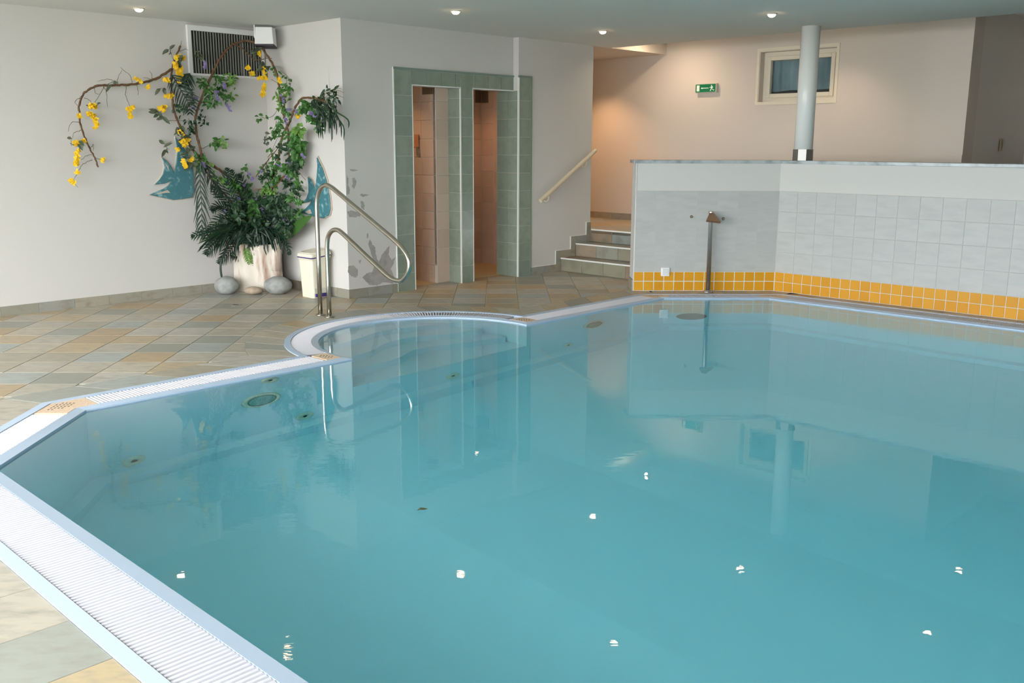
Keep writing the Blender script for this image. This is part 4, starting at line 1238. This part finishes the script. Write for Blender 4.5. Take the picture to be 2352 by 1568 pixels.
# ---- planter and stones
def blob(name, label, cat, c, rx, ry, rz, m_, seed, amp=.05):
    bm = bmesh.new(); bmesh.ops.create_icosphere(bm, subdivisions=4, radius=1)
    rnd = random.Random(seed); ph = [rnd.uniform(0, 6) for _ in range(6)]
    for v in bm.verts:
        p = v.co.copy()
        k = 1 + amp * (math.sin(2.1 * p.x + ph[0]) + math.sin(2.6 * p.y + ph[1]) + math.sin(2.3 * p.z + ph[2])) * .6 + amp * .3 * math.sin(5 * p.x + 4 * p.z + ph[3])
        v.co = Vector((p.x * rx * k, p.y * ry * k, max(p.z, -.86) * rz * k))
    me = bpy.data.meshes.new(name); 
    lo_ = min(v.co.z for v in bm.verts)
    for v in bm.verts: v.co.z -= lo_
    bm.to_mesh(me); bm.free(); me.materials.append(m_)
    me.polygons.foreach_set('use_smooth', [True] * len(me.polygons))
    return tag(put(name, me, c), label, cat)
blob('boulder', 'smooth grey boulder at the left foot of the planter', 'stone', (-2.85, 9.885, 0), .126, .11, .097, M_ROCK, 3)
blob('boulder', 'smooth grey boulder beside the bin', 'stone', (-2.315, 9.875, 0), .148, .11, .097, M_ROCK, 8)
blob('flat_stone', 'flat tan stone between the two grey boulders', 'stone', (-2.565, 9.87, 0), .103, .075, .042, M_ROCK2, 5)

pc = Vector((-2.575, 10.125, 0))
pl = tag(empty('planter', pc), 'whitewashed driftwood planter with brown streaks', 'planter')
rings = []
nP = 48
def planter_ring(z, sc):
    out = []
    for k in range(nP):
        a = 2 * math.pi * k / nP
        ca, sa = math.cos(a), math.sin(a)
        e = 3.2
        r = 1 / ((abs(ca) ** e + abs(sa) ** e) ** (1 / e))
        groove = .012 * math.sin(a * 9 + 1.3 * math.sin(3 * z)) + .008 * math.sin(a * 23 + z * 2) + .012 * math.sin(z * 9 + a * 2)
        out.append(pc + Vector(((.235 * sc + groove) * r * ca, (.105 * sc + groove) * r * sa, z)))
    return out
for i in range(15):
    z = .0 + .50 * i / 14
    rings.append(planter_ring(z, 1.0 + .10 * (i / 14) - .04 * math.sin(i / 14 * math.pi)))
body = loft(rings).build('body', M_TRUNK, pl, smooth=True)
# raised splinter at the right rim
tp = on_y(636, 546, 10.06)
m_ = MB().tube([pc + Vector((.205, -.065, .22)), pc + Vector((.215, -.065, .44)), pc + Vector((.22, -.06, .57))], [.05, .048, .022], 10); m_.build('splinter', M_TRUNK, body, smooth=True)
loft([planter_ring(.46, .9), planter_ring(.485, .9)]).build('soil', mat('dark_soil', (52, 42, 34), .9), body)

# ================================================================ flower arrangement
def depth_pt(px, py, off=0.0):
    """point in front of the corner: nearest of the planes parallel to the two walls and facing the room"""
    best = None
    for n_, k in ((NV, VL - .10 - off), (NU, US - .10 - off), (Vector((0, 1, 0)), 10.22 - off)):
        p = on_plane(px, py, n_, k)
        if best is None or (p - CAM).length < (best - CAM).length: best = p
    return best
arr = tag(empty('flower_arrangement', pc + Vector((0, 0, .5))), 'artificial branches, vines, palm fronds and blossoms rising from the driftwood planter', 'plant')
PXM = 10.2 / F_PX       # metres per pixel there
rnd = random.Random(11)
def branch(pts, w0, w1, off=0.0, name='branch', m_=None, crop=True):
    P = [depth_pt(*(c1(*p) if crop else p), off) for p in pts]
    P = smooth_curve(P, 5)
    n_ = len(P)
    for i in range(1, n_ - 1):
        P[i] = P[i] + Vector((rnd.uniform(-1, 1), rnd.uniform(-1, 1), rnd.uniform(-1, 1))) * .004
    rad = [.78 * (w0 + (w1 - w0) * i / (n_ - 1)) * (1 + .12 * math.sin(i * 1.7)) for i in range(n_)]
    MB().tube(P, rad, 7).build(name, m_ or M_BARK, arr, smooth=True)
    return P
BA = branch([(920, 400), (860, 440), (780, 480), (680, 505), (560, 520), (450, 525), (350, 530), (280, 555), (235, 600), (212, 660), (207, 730), (213, 810), (235, 890), (270, 970), (305, 1040), (330, 1090), (355, 1155)], .016, .009)
BB = branch([(990, 220), (945, 320), (922, 420), (918, 520), (925, 600), (930, 680), (955, 770), (990, 850), (1030, 930), (1070, 1000), (1110, 1050), (1160, 1100), (1250, 1150), (1340, 1215), (1420, 1300), (1480, 1450), (1520, 1600), (1560, 1720)], .012, .02)
BC_ = branch([(1165, 1100), (1140, 1010), (1120, 920), (1105, 820), (1110, 760), (1130, 690), (1170, 580), (1215, 480), (1260, 380), (1320, 280), (1390, 215), (1460, 185), (1530, 185), (1600, 220), (1650, 285), (1695, 350), (1725, 420), (1745, 500), (1755, 570), (1765, 660), (1775, 720), (1795, 790), (1815, 850), (1822, 950), (1826, 1050), (1825, 1130), (1795, 1215), (1720, 1290), (1660, 1420), (1600, 1600), (1580, 1720)], .017, .013, .03)
BD = branch([(2190, 690), (2120, 655), (2060, 635), (2000, 620), (1930, 625), (1890, 670), (1860, 730), (1835, 800), (1795, 870), (1765, 960), (1750, 1060), (1720, 1160), (1690, 1260), (1660, 1380), (1610, 1560), (1590, 1720)], .014, .016, .02)
branch([(1110, 1050), (1165, 1150), (1230, 1250), (1290, 1320), (1400, 1450), (1500, 1640), (1540, 1720)], .014, .016, .04)
branch([(1380, 195), (1470, 240), (1520, 290), (1560, 325), (1630, 320), (1695, 315)], .009, .004, .05)
branch([(1570, 1230), (1650, 1120), (1740, 1010), (1790, 900)], .007, .005, .05)
branch([(1900, 1130), (1895, 1280), (1905, 1380), (1925, 1430)], .006, .003, .03)
branch([(1560, 1330), (1700, 1310), (1780, 1240), (1815, 1170)], .008, .006, .09)
# twigs
TW = [[(620, 518), (600, 450), (540, 400), (530, 385)], [(510, 520), (505, 470), (540, 405)], [(780, 480), (740, 470), (700, 465)], [(420, 522), (470, 490), (420, 478), (350, 492)], [(400, 528), (370, 590), (330, 650), (315, 680)],
      [(398, 530), (420, 600), (425, 690)], [(570, 520), (565, 600), (590, 660), (600, 700)], [(655, 510), (660, 560), (664, 600)], [(330, 535), (330, 580), (360, 595)], [(215, 620), (175, 650), (205, 690)], [(245, 620), (290, 640), (300, 670)],
      [(215, 815), (150, 810), (120, 880)], [(225, 870), (170, 890), (160, 930)], [(310, 1100), (240, 1130), (200, 1190), (165, 1260), (200, 1310)], [(330, 1080), (370, 1095), (400, 1105)], [(305, 1060), (270, 1065), (220, 1100)], [(300, 1000), (320, 980), (315, 1030)],
      [(940, 330), (910, 260), (912, 230)], [(980, 260), (1030, 245), (1050, 255)], [(985, 240), (1000, 180)], [(770, 480), (765, 430), (750, 415)], [(895, 800), (960, 795), (1050, 800)], [(930, 690), (1000, 700), (1070, 740), (1130, 800)],
      [(1155, 1010), (1220, 985), (1280, 940), (1340, 940)], [(1130, 700), (1100, 640), (1085, 610)], [(1150, 660), (1200, 650), (1235, 670)], [(1750, 700), (1700, 760), (1640, 775), (1600, 770)], [(1730, 800), (1700, 880), (1650, 910), (1650, 950)],
      [(1765, 700), (1830, 620), (1830, 480), (1760, 410)], [(2060, 640), (2120, 580), (2180, 555), (2250, 580)], [(2080, 640), (2190, 555), (2230, 550)], [(2190, 690), (2190, 600), (2250, 620)], [(1900, 1150), (1950, 1140)], [(1900, 1190), (1955, 1255)],
      [(1690, 480), (1730, 500), (1750, 520)], [(860, 1000), (920, 955)], [(1900, 720), (1870, 760)], [(1660, 1080), (1720, 1010), (1770, 930)], [(1640, 1180), (1680, 1060), (1760, 880)], [(1500, 1450), (1480, 1350), (1440, 1200)]]
for t in TW:
    branch(t, .0035, .002, .04, 'twig', M_TWIG)

def jit(k): return Vector((rnd.uniform(-1, 1), rnd.uniform(-1, 1), rnd.uniform(-1, 1))) * k
def sprig(pts, n_leaf, L_, W_l, mi, off=0.0, droop=.5, spread=1.0, crop=True):
    """leafy sprig along a short vine"""
    P = smooth_curve([depth_pt(*(c1(*p) if crop else p), off) for p in pts], 4)
    m_ = MB(); m_.tube(P, .0022, 4, caps=False)
    for i in range(n_leaf):
        f = rnd.random(); k = min(int(f * (len(P) - 1)), len(P) - 2)
        p = P[k].lerp(P[k + 1], rnd.random()) + jit(.03 * spread)
        d = Vector((rnd.uniform(-1, 1), rnd.uniform(-1, .4), rnd.uniform(-1.1, .7) - droop * .4))
        m_.leaf(p, d, Vector((rnd.uniform(-.5, .5), -1, rnd.uniform(0, .8))), L_ * rnd.uniform(.7, 1.25), W_l * rnd.uniform(.8, 1.2))
    return m_.build('leaf_sprig', M_LEAF[mi], arr)
SPR = [  # points, leaves, length, width, material
    ([(1150, 450), (1160, 520), (1180, 560)], 14, .06, .028, 1), ([(1215, 470), (1210, 560), (1220, 650)], 26, .06, .028, 1), ([(1280, 440), (1300, 520), (1320, 600)], 34, .06, .026, 1), ([(1370, 440), (1395, 520), (1375, 640)], 30, .06, .026, 0),
    ([(1240, 560), (1260, 640), (1280, 680)], 14, .05, .025, 1), ([(1190, 640), (1230, 660)], 12, .055, .028, 1), ([(1340, 600), (1360, 640)], 10, .05, .024, 1), ([(1130, 280), (1170, 300)], 9, .05, .024, 4),
    ([(1800, 460), (1820, 540), (1830, 590)], 18, .055, .03, 1), ([(1770, 520), (1790, 620), (1780, 700)], 26, .055, .028, 1), ([(1740, 600), (1760, 680), (1770, 740)], 22, .055, .028, 0), ([(1730, 760), (1750, 820), (1740, 900)], 18, .055, .03, 1),
    ([(1720, 840), (1700, 920)], 10, .05, .026, 1), ([(1880, 880), (1890, 960), (1885, 1040)], 46, .08, .045, 1), ([(1920, 960), (1910, 1060), (1880, 1120)], 40, .075, .04, 1), ([(1840, 960), (1850, 1100), (1880, 1200)], 40, .07, .036, 2),
    ([(1950, 660), (1990, 700), (2020, 760)], 34, .075, .04, 1), ([(1930, 700), (1960, 760)], 18, .06, .03, 1), ([(2030, 620), (2080, 660)], 24, .07, .03, 2), ([(2090, 580), (2150, 560), (2190, 580)], 18, .06, .022, 2), ([(2060, 820), (2060, 880)], 12, .05, .025, 1),
    ([(1220, 990), (1280, 960), (1330, 960)], 20, .055, .026, 1), ([(1310, 950), (1340, 1000)], 12, .05, .024, 0), ([(1100, 1060), (1130, 1120), (1150, 1150)], 18, .065, .032, 1), ([(1200, 1110), (1230, 1150)], 10, .06, .03, 0), ([(1170, 1040), (1190, 1090)], 8, .05, .026, 1),
    ([(1610, 760), (1640, 780)], 8, .055, .028, 1), ([(1650, 900), (1660, 960)], 8, .05, .028, 4), ([(1680, 1000), (1720, 1060)], 10, .05, .026, 1), ([(1600, 1180), (1660, 1130)], 12, .05, .026, 1), ([(1490, 1160), (1520, 1200)], 8, .055, .03, 1),
    ([(1050, 780), (1080, 840), (1060, 880)], 16, .06, .028, 2), ([(960, 690), (1000, 730)], 10, .06, .03, 2), ([(1120, 760), (1180, 820)], 9, .05, .026, 2), ([(1270, 1220), (1310, 1250)], 10, .07, .036, 0), ([(1350, 1260), (1420, 1310)], 26, .07, .036, 1),
    ([(1480, 1290), (1520, 1350)], 24, .07, .038, 1), ([(1500, 1420), (1540, 1480)], 26, .075, .04, 1), ([(1600, 1240), (1700, 1200)], 26, .06, .03, 2), ([(1640, 1300), (1760, 1230)], 34, .06, .03, 1), ([(1760, 1150), (1860, 1180)], 34, .06, .032, 1),
    ([(1800, 1260), (1880, 1330)], 34, .06, .032, 2), ([(1700, 1380), (1820, 1400)], 40, .065, .03, 2), ([(1850, 1380), (1920, 1430)], 20, .055, .03, 1), ([(1590, 1380), (1660, 1460)], 40, .065, .032, 2), ([(1760, 1440), (1880, 1500)], 30, .06, .03, 2),
    ([(1450, 1400), (1520, 1500)], 34, .07, .034, 2), ([(1560, 1500), (1700, 1560)], 60, .07, .034, 3), ([(1400, 1500), (1500, 1600)], 50, .07, .034, 3), ([(1700, 1520), (1860, 1600)], 50, .065, .032, 3), ([(1460, 1580), (1600, 1680)], 60, .07, .034, 3), ([(1600, 1600), (1760, 1680)], 60, .07, .034, 3),
    ([(1540, 1420), (1600, 1560)], 40, .07, .034, 1), ([(1640, 1500), (1740, 1440)], 40, .06, .03, 1), ([(1480, 1480), (1540, 1560)], 30, .075, .04, 1), ([(1800, 1480), (1880, 1560)], 24, .06, .03, 1), ([(1900, 1500), (1960, 1560)], 14, .05, .026, 1), ([(1620, 1340), (1720, 1330)], 24, .06, .032, 0),
]
SPR += [([(1700, 380), (1740, 440)], 10, .05, .026, 1), ([(1755, 560), (1800, 600)], 14, .05, .028, 0), ([(1790, 700), (1830, 760)], 14, .05, .028, 1), ([(1760, 860), (1800, 940)], 14, .05, .026, 1), ([(1770, 980), (1740, 1080)], 14, .05, .026, 2),
        ([(1700, 1120), (1730, 1200)], 18, .05, .026, 1), ([(1860, 1200), (1900, 1280)], 20, .05, .028, 1), ([(1900, 1300), (1890, 1400)], 16, .05, .026, 2), ([(1150, 720), (1130, 800)], 8, .05, .024, 2), ([(1000, 900), (1050, 980)], 10, .06, .03, 4), ([(1080, 560), (1060, 640)], 8, .06, .028, 2),
        ([(2120, 590), (2200, 640)], 16, .06, .022, 2), ([(2000, 780), (2050, 820)], 14, .06, .03, 1), ([(1880, 840), (1920, 880)], 22, .07, .04, 0)]
for pts, n_, l_, w_, mi in SPR:
    sprig(pts, n_, l_, w_, mi, off=rnd.uniform(.0, .12))
# big dark leaves on the yellow branch
for pts, n_ in (([(145, 945), (150, 990)], 3), ([(205, 950), (225, 1000)], 3), ([(865, 985), (900, 1020)], 5), ([(820, 730), (860, 770)], 7), ([(840, 545), (880, 555)], 3), ([(455, 500), (480, 512)], 2), ([(905, 290), (915, 240)], 4), ([(340, 680), (352, 700)], 2), ([(1040, 1010), (1060, 1040)], 5), ([(1620, 400), (1650, 380)], 7), ([(1040, 1080), (1090, 1160)], 6), ([(990, 830), (1010, 920)], 10), ([(960, 340), (985, 300)], 8), ([(1560, 250), (1610, 260)], 7)):
    sprig(pts, n_, .085, .036, 4, off=.04, spread=.6)

def blossoms(pts, n_, size, m_, off=.05, spread=.012):
    P = smooth_curve([depth_pt(*c1(*p), off) for p in pts], 5)
    mb_ = MB()
    for i in range(n_):
        f = i / max(n_ - 1, 1) * (len(P) - 1); k = min(int(f), len(P) - 2)
        c = P[k].lerp(P[k + 1], f - k) + jit(spread)
        ax = Vector((rnd.uniform(-.7, .7), -1, rnd.uniform(-.7, .7))).normalized(); x = ax.orthogonal().normalized(); y = ax.cross(x)
        for q in range(4):
            a = q * math.pi / 2 + rnd.random()
            d = x * math.cos(a) + y * math.sin(a) + ax * .35
            mb_.leaf(c, d, ax, size * rnd.uniform(.8, 1.2), size * .8, .2, .1)
    return mb_.build('blossom_cluster', m_, arr)
for pts, n_ in (([(290, 680), (340, 685)], 9), ([(280, 735), (320, 760), (335, 800), (340, 850)], 24), ([(585, 710), (625, 700)], 8), ([(600, 730), (612, 770)], 8), ([(170, 970), (195, 960)], 8), ([(195, 1030), (190, 1090), (182, 1130)], 18), ([(200, 1200), (195, 1180)], 4), ([(145, 1255), (170, 1280)], 7),
                ([(395, 1105), (385, 1095)], 3), ([(650, 470), (680, 490)], 5), ([(740, 540), (750, 530)], 3), ([(955, 320), (975, 300), (1020, 320)], 14), ([(950, 360), (970, 410), (985, 440)], 26), ([(1000, 390), (985, 440), (975, 490)], 18), ([(870, 480), (900, 490)], 8), ([(880, 605), (925, 610)], 9), ([(830, 700), (870, 690), (860, 720)], 12),
                ([(985, 880), (995, 890)], 5), ([(1000, 960), (1040, 940), (1020, 990)], 16), ([(965, 1020), (975, 1010)], 5), ([(1010, 1110), (1035, 1150)], 9), ([(1065, 1100), (1085, 1090)], 5), ([(1500, 390), (1520, 380)], 5), ([(1535, 435), (1555, 425)], 5), ([(1590, 270), (1595, 285)], 4), ([(1630, 400), (1650, 460), (1600, 470)], 16),
                ([(1640, 520), (1630, 560), (1620, 610)], 16), ([(1745, 480), (1755, 490)], 6), ([(1825, 1160), (1835, 1155)], 4), ([(235, 950), (245, 945)], 4), ([(1900, 765), (1905, 755)], 3), ([(218, 755), (220, 765)], 3)):
    blossoms(pts, n_, .026, M_YFLOWER)
for pts, n_ in (([(1170, 340), (1180, 400)], 10), ([(1265, 560), (1280, 640)], 12), ([(1330, 510), (1325, 550)], 8), ([(1345, 660), (1375, 715)], 10), ([(1090, 620), (1115, 630)], 6), ([(1080, 690), (1090, 695)], 4), ([(1770, 600), (1785, 650)], 8), ([(1795, 780), (1805, 810)], 6), ([(1990, 730), (2030, 760)], 9), ([(1930, 1050), (1940, 1080)], 6), ([(1345, 1235), (1355, 1250)], 4), ([(1540, 1235), (1550, 1250)], 5),
                ([(1160, 1120), (1170, 1150)], 7), ([(1820, 700), (1830, 710)], 4), ([(1510, 1200), (1525, 1215)], 4), ([(1610, 1190), (1620, 1200)], 4), ([(1740, 1130), (1760, 1140)], 6), ([(1820, 1120), (1835, 1125)], 5), ([(1880, 720), (1890, 730)], 4), ([(1440, 1390), (1450, 1410)], 5), ([(1620, 1480), (1630, 1520)], 9), ([(1330, 1490), (1335, 1510)], 5), ([(1740, 1420), (1755, 1440)], 6), ([(1570, 1410), (1580, 1420)], 4), ([(1810, 1220), (1825, 1240)], 5), ([(1700, 1290), (1710, 1300)], 4), ([(1870, 1290), (1880, 1310)], 5),
                ([(1480, 1300), (1490, 1310)], 4), ([(1790, 1560), (1800, 1575)], 4), ([(1560, 1590), (1570, 1600)], 4), ([(1660, 1620), (1680, 1640)], 4), ([(2000, 1370), (2010, 1390)], 0)):
    if n_: blossoms(pts, n_, .016, M_PFLOWER, .08)

def frond(spine, half, n_, mi, off=0.06, ang=55, crop=True, droop=.25, wl=.009):
    """palm frond: spine points in pixels, leaflets on both sides"""
    P = smooth_curve([depth_pt(*(c1(*p) if crop else p), off) for p in spine], 6)
    m_ = MB(); m_.tube(P, [.006 - .004 * i / (len(P) - 1) for i in range(len(P))], 5, caps=False)
    for i in range(n_):
        f = (i + .5) / n_ * (len(P) - 1); k = min(int(f), len(P) - 2)
        p = P[k].lerp(P[k + 1], f - k); t = (P[k + 1] - P[k]).normalized()
        env = math.sin(math.pi * min(1, .22 + .78 * (i + .5) / n_)) ** .6
        for s_ in (-1, 1):
            side = t.cross(Vector((0, -1, 0))).normalized() * s_
            a = math.radians(ang + rnd.uniform(-6, 6))
            d = t * math.cos(a) + side * math.sin(a)
            l_ = half * env * rnd.uniform(.85, 1.1)
            q = [p, p + d * l_ * .5 + Vector((0, -.015, 0)), p + d * l_ + Vector((0, -.01, -droop * l_ * .5))]
            m_.blade(q, [wl * .6, wl, .001])
    return m_.build('palm_frond', M_LEAF[mi], arr)
frond([(920, 440), (960, 500), (1010, 590), (1050, 660), (1066, 740)], .17, 13, 3, off=.05, ang=48)
frond([(1060, 430), (1040, 480), (1010, 540)], .13, 8, 3, off=.05, ang=50)
frond([(1150, 1110), (1140, 1250), (1150, 1400), (1155, 1560), (1150, 1680)], .17, 14, 3, off=.10, ang=30, droop=.7, wl=.009)
frond([(1180, 1130), (1240, 1260), (1300, 1380)], .12, 10, 3, off=.06, ang=35)
# dark fan fronds low on the left (pixels of the second crop)
for sp_, hf, n_ in (([(600, 640), (430, 640), (260, 680), (80, 715)], .15, 20), ([(600, 660), (450, 700), (300, 770), (215, 880)], .15, 20), ([(620, 680), (520, 740), (420, 850), (330, 960)], .14, 18), ([(590, 620), (470, 560), (350, 560), (230, 650)], .13, 16),
                    ([(650, 700), (600, 800), (520, 860), (440, 900)], .12, 14), ([(640, 640), (560, 600), (420, 590), (300, 640)], .12, 14), ([(700, 700), (720, 780), (700, 860)], .09, 10), ([(720, 690), (780, 760), (800, 850)], .09, 10), ([(760, 680), (860, 720), (940, 790), (960, 880)], .08, 12),
                    ([(560, 560), (470, 420), (400, 250), (400, 100)], .12, 18), ([(600, 560), (540, 380), (480, 260), (440, 120)], .12, 18), ([(580, 560), (440, 480), (330, 440), (260, 480)], .12, 16), ([(640, 540), (600, 400), (540, 220), (500, 160)], .10, 14), ([(500, 540), (400, 400), (320, 330), (270, 260)], .1, 12),
                    ([(640, 560), (760, 500), (860, 440), (930, 380)], .1, 14), ([(660, 600), (800, 580), (900, 560), (990, 540)], .1, 14), ([(640, 600), (700, 420), (760, 280)], .1, 14)):
    frond([crop2(*p) for p in sp_], hf, n_, 3 if rnd.random() < .7 else 2, off=rnd.uniform(.0, .12), ang=40, crop=False, wl=.008)
# drooping strap leaves round the planter rim
def tuft(n_, ox, oy, tx, ty, mi, o0, o1, w_):
    for i in range(n_):
        x0, y0 = rnd.uniform(*ox), rnd.uniform(*oy); x1, y1 = rnd.uniform(*tx), rnd.uniform(*ty)
        of = rnd.uniform(o0, o1)
        P = smooth_curve([depth_pt(*crop2(x0, y0), of * .5), depth_pt(*crop2(x0 + (x1 - x0) * .45, min(y0, y1) - rnd.uniform(5, 40)), of), depth_pt(*crop2(x0 + (x1 - x0) * .8, y0 + (y1 - y0) * .5), of + .02), depth_pt(*crop2(x1, y1), of + .03)], 3)
        MB().blade(P, [w_] * (len(P) - 2) + [w_ * .7, .001], n=(rnd.uniform(-.4, .4), -1, rnd.uniform(0, .6))).build('strap_leaf', M_LEAF[mi if rnd.random() < .75 else 2], arr)
tuft(46, (520, 640), (620, 700), (120, 520), (640, 880), 3, .05, .20, .007)
tuft(34, (560, 760), (640, 720), (470, 840), (740, 900), 3, .16, .24, .008)
tuft(16, (720, 820), (640, 720), (840, 960), (720, 890), 3, .10, .20, .006)
for pts, n_, mi in (([(1300, 1560), (1400, 1640)], 50, 3), ([(1450, 1660), (1600, 1740)], 60, 3), ([(1600, 1680), (1750, 1740)], 50, 3), ([(1560, 1560), (1640, 1640)], 40, 2), ([(1740, 1560), (1840, 1660)], 36, 2), ([(1420, 1440), (1440, 1560)], 40, 2), ([(1660, 1420), (1800, 1520)], 44, 2)):
    sprig(pts, n_, .07, .034, mi, off=rnd.uniform(.10, .2))
# stalk drooping to the boulder
P = smooth_curve([depth_pt(*crop2(*p), .12) for p in ((420, 760), (370, 880), (340, 980), (350, 1085))], 5)
MB().blade(P, [.012] * (len(P) - 1) + [.006]).build('strap_leaf', M_LEAF[3], arr)
# strap leaves hanging from the right hook
for i in range(26):
    x0 = rnd.uniform(2020, 2180); x1 = x0 + rnd.uniform(-40, 110)
    y1 = rnd.uniform(800, 970)
    P = smooth_curve([depth_pt(*c1(*p), rnd.uniform(.03, .10)) for p in ((x0 - 30, rnd.uniform(640, 700)), (x0 + rnd.uniform(-10, 40), 720), (x1, (720 + y1) / 2), (x1 + 5, y1))], 4)
    MB().blade(P, [.007] * (len(P) - 2) + [.004, .001]).build('strap_leaf', M_LEAF[3 if i % 3 else 2], arr)
# broad leaf reaching right
sp_ = smooth_curve([depth_pt(*crop2(*p), o_) for p, o_ in (((850, 725), .06), ((920, 705), .08), ((1010, 640), .10), ((1090, 580), .12), ((1165, 528), .13))], 5)
wd = [.02, .05, .065, .055, .035, .002]
wds = [wd[min(int(i / (len(sp_) - 1) * 5), 4)] + (wd[min(int(i / (len(sp_) - 1) * 5), 4) + 1] - wd[min(int(i / (len(sp_) - 1) * 5), 4)]) * (i / (len(sp_) - 1) * 5 - min(int(i / (len(sp_) - 1) * 5), 4)) for i in range(len(sp_))]
MB().blade(sp_, wds, n=(-.1, -1, .3)).build('broad_leaf', mat('broad_leaf_green', (64, 104, 44), .4), arr, smooth=True)
sp_ = smooth_curve([depth_pt(*crop2(*p), .12) for p in ((620, 640), (520, 620), (440, 640), (390, 655))], 5)
MB().blade(sp_, [.02 + .03 * math.sin(math.pi * i / (len(sp_) - 1)) for i in range(len(sp_))], n=(0, -1, .5)).build('broad_leaf', M_LEAF[3], arr, smooth=True)
# fern trailing over the planter
for i in range(9):
    frond([crop2(*p) for p in ((620 + 14 * i - 50, 800), (630 + 14 * (i - 4), 880), (635 + 9 * (i - 4), 960 + rnd.uniform(-20, 20)))], .05, 9, 0, off=.16, ang=50, crop=False, wl=.006)

# ================================================================ small things
dr = tag(empty('floor_drain', on_z(541, 700)), 'small round floor drain before the planter', 'drain')
MB().lathe(on_z(541, 700), [(.06, -.004), (.06, .002), (.045, .003)], 20).build('ring', M_STEEL2, dr)
MB().lathe(on_z(541, 700), [(.035, .002), (.03, .004)], 16).build('grid', M_VENT, dr)
lf = on_z(957, 1172, WZ + .002)
MB().leaf(lf, (1, .2, 0), (0, 0, 1), .05, .03, .3, -.1).build('floating_leaf', M_LEAF[4])
tag(bpy.data.objects['floating_leaf'], 'small withered leaf floating in the pool', 'leaf')
print('TILES', ntile)
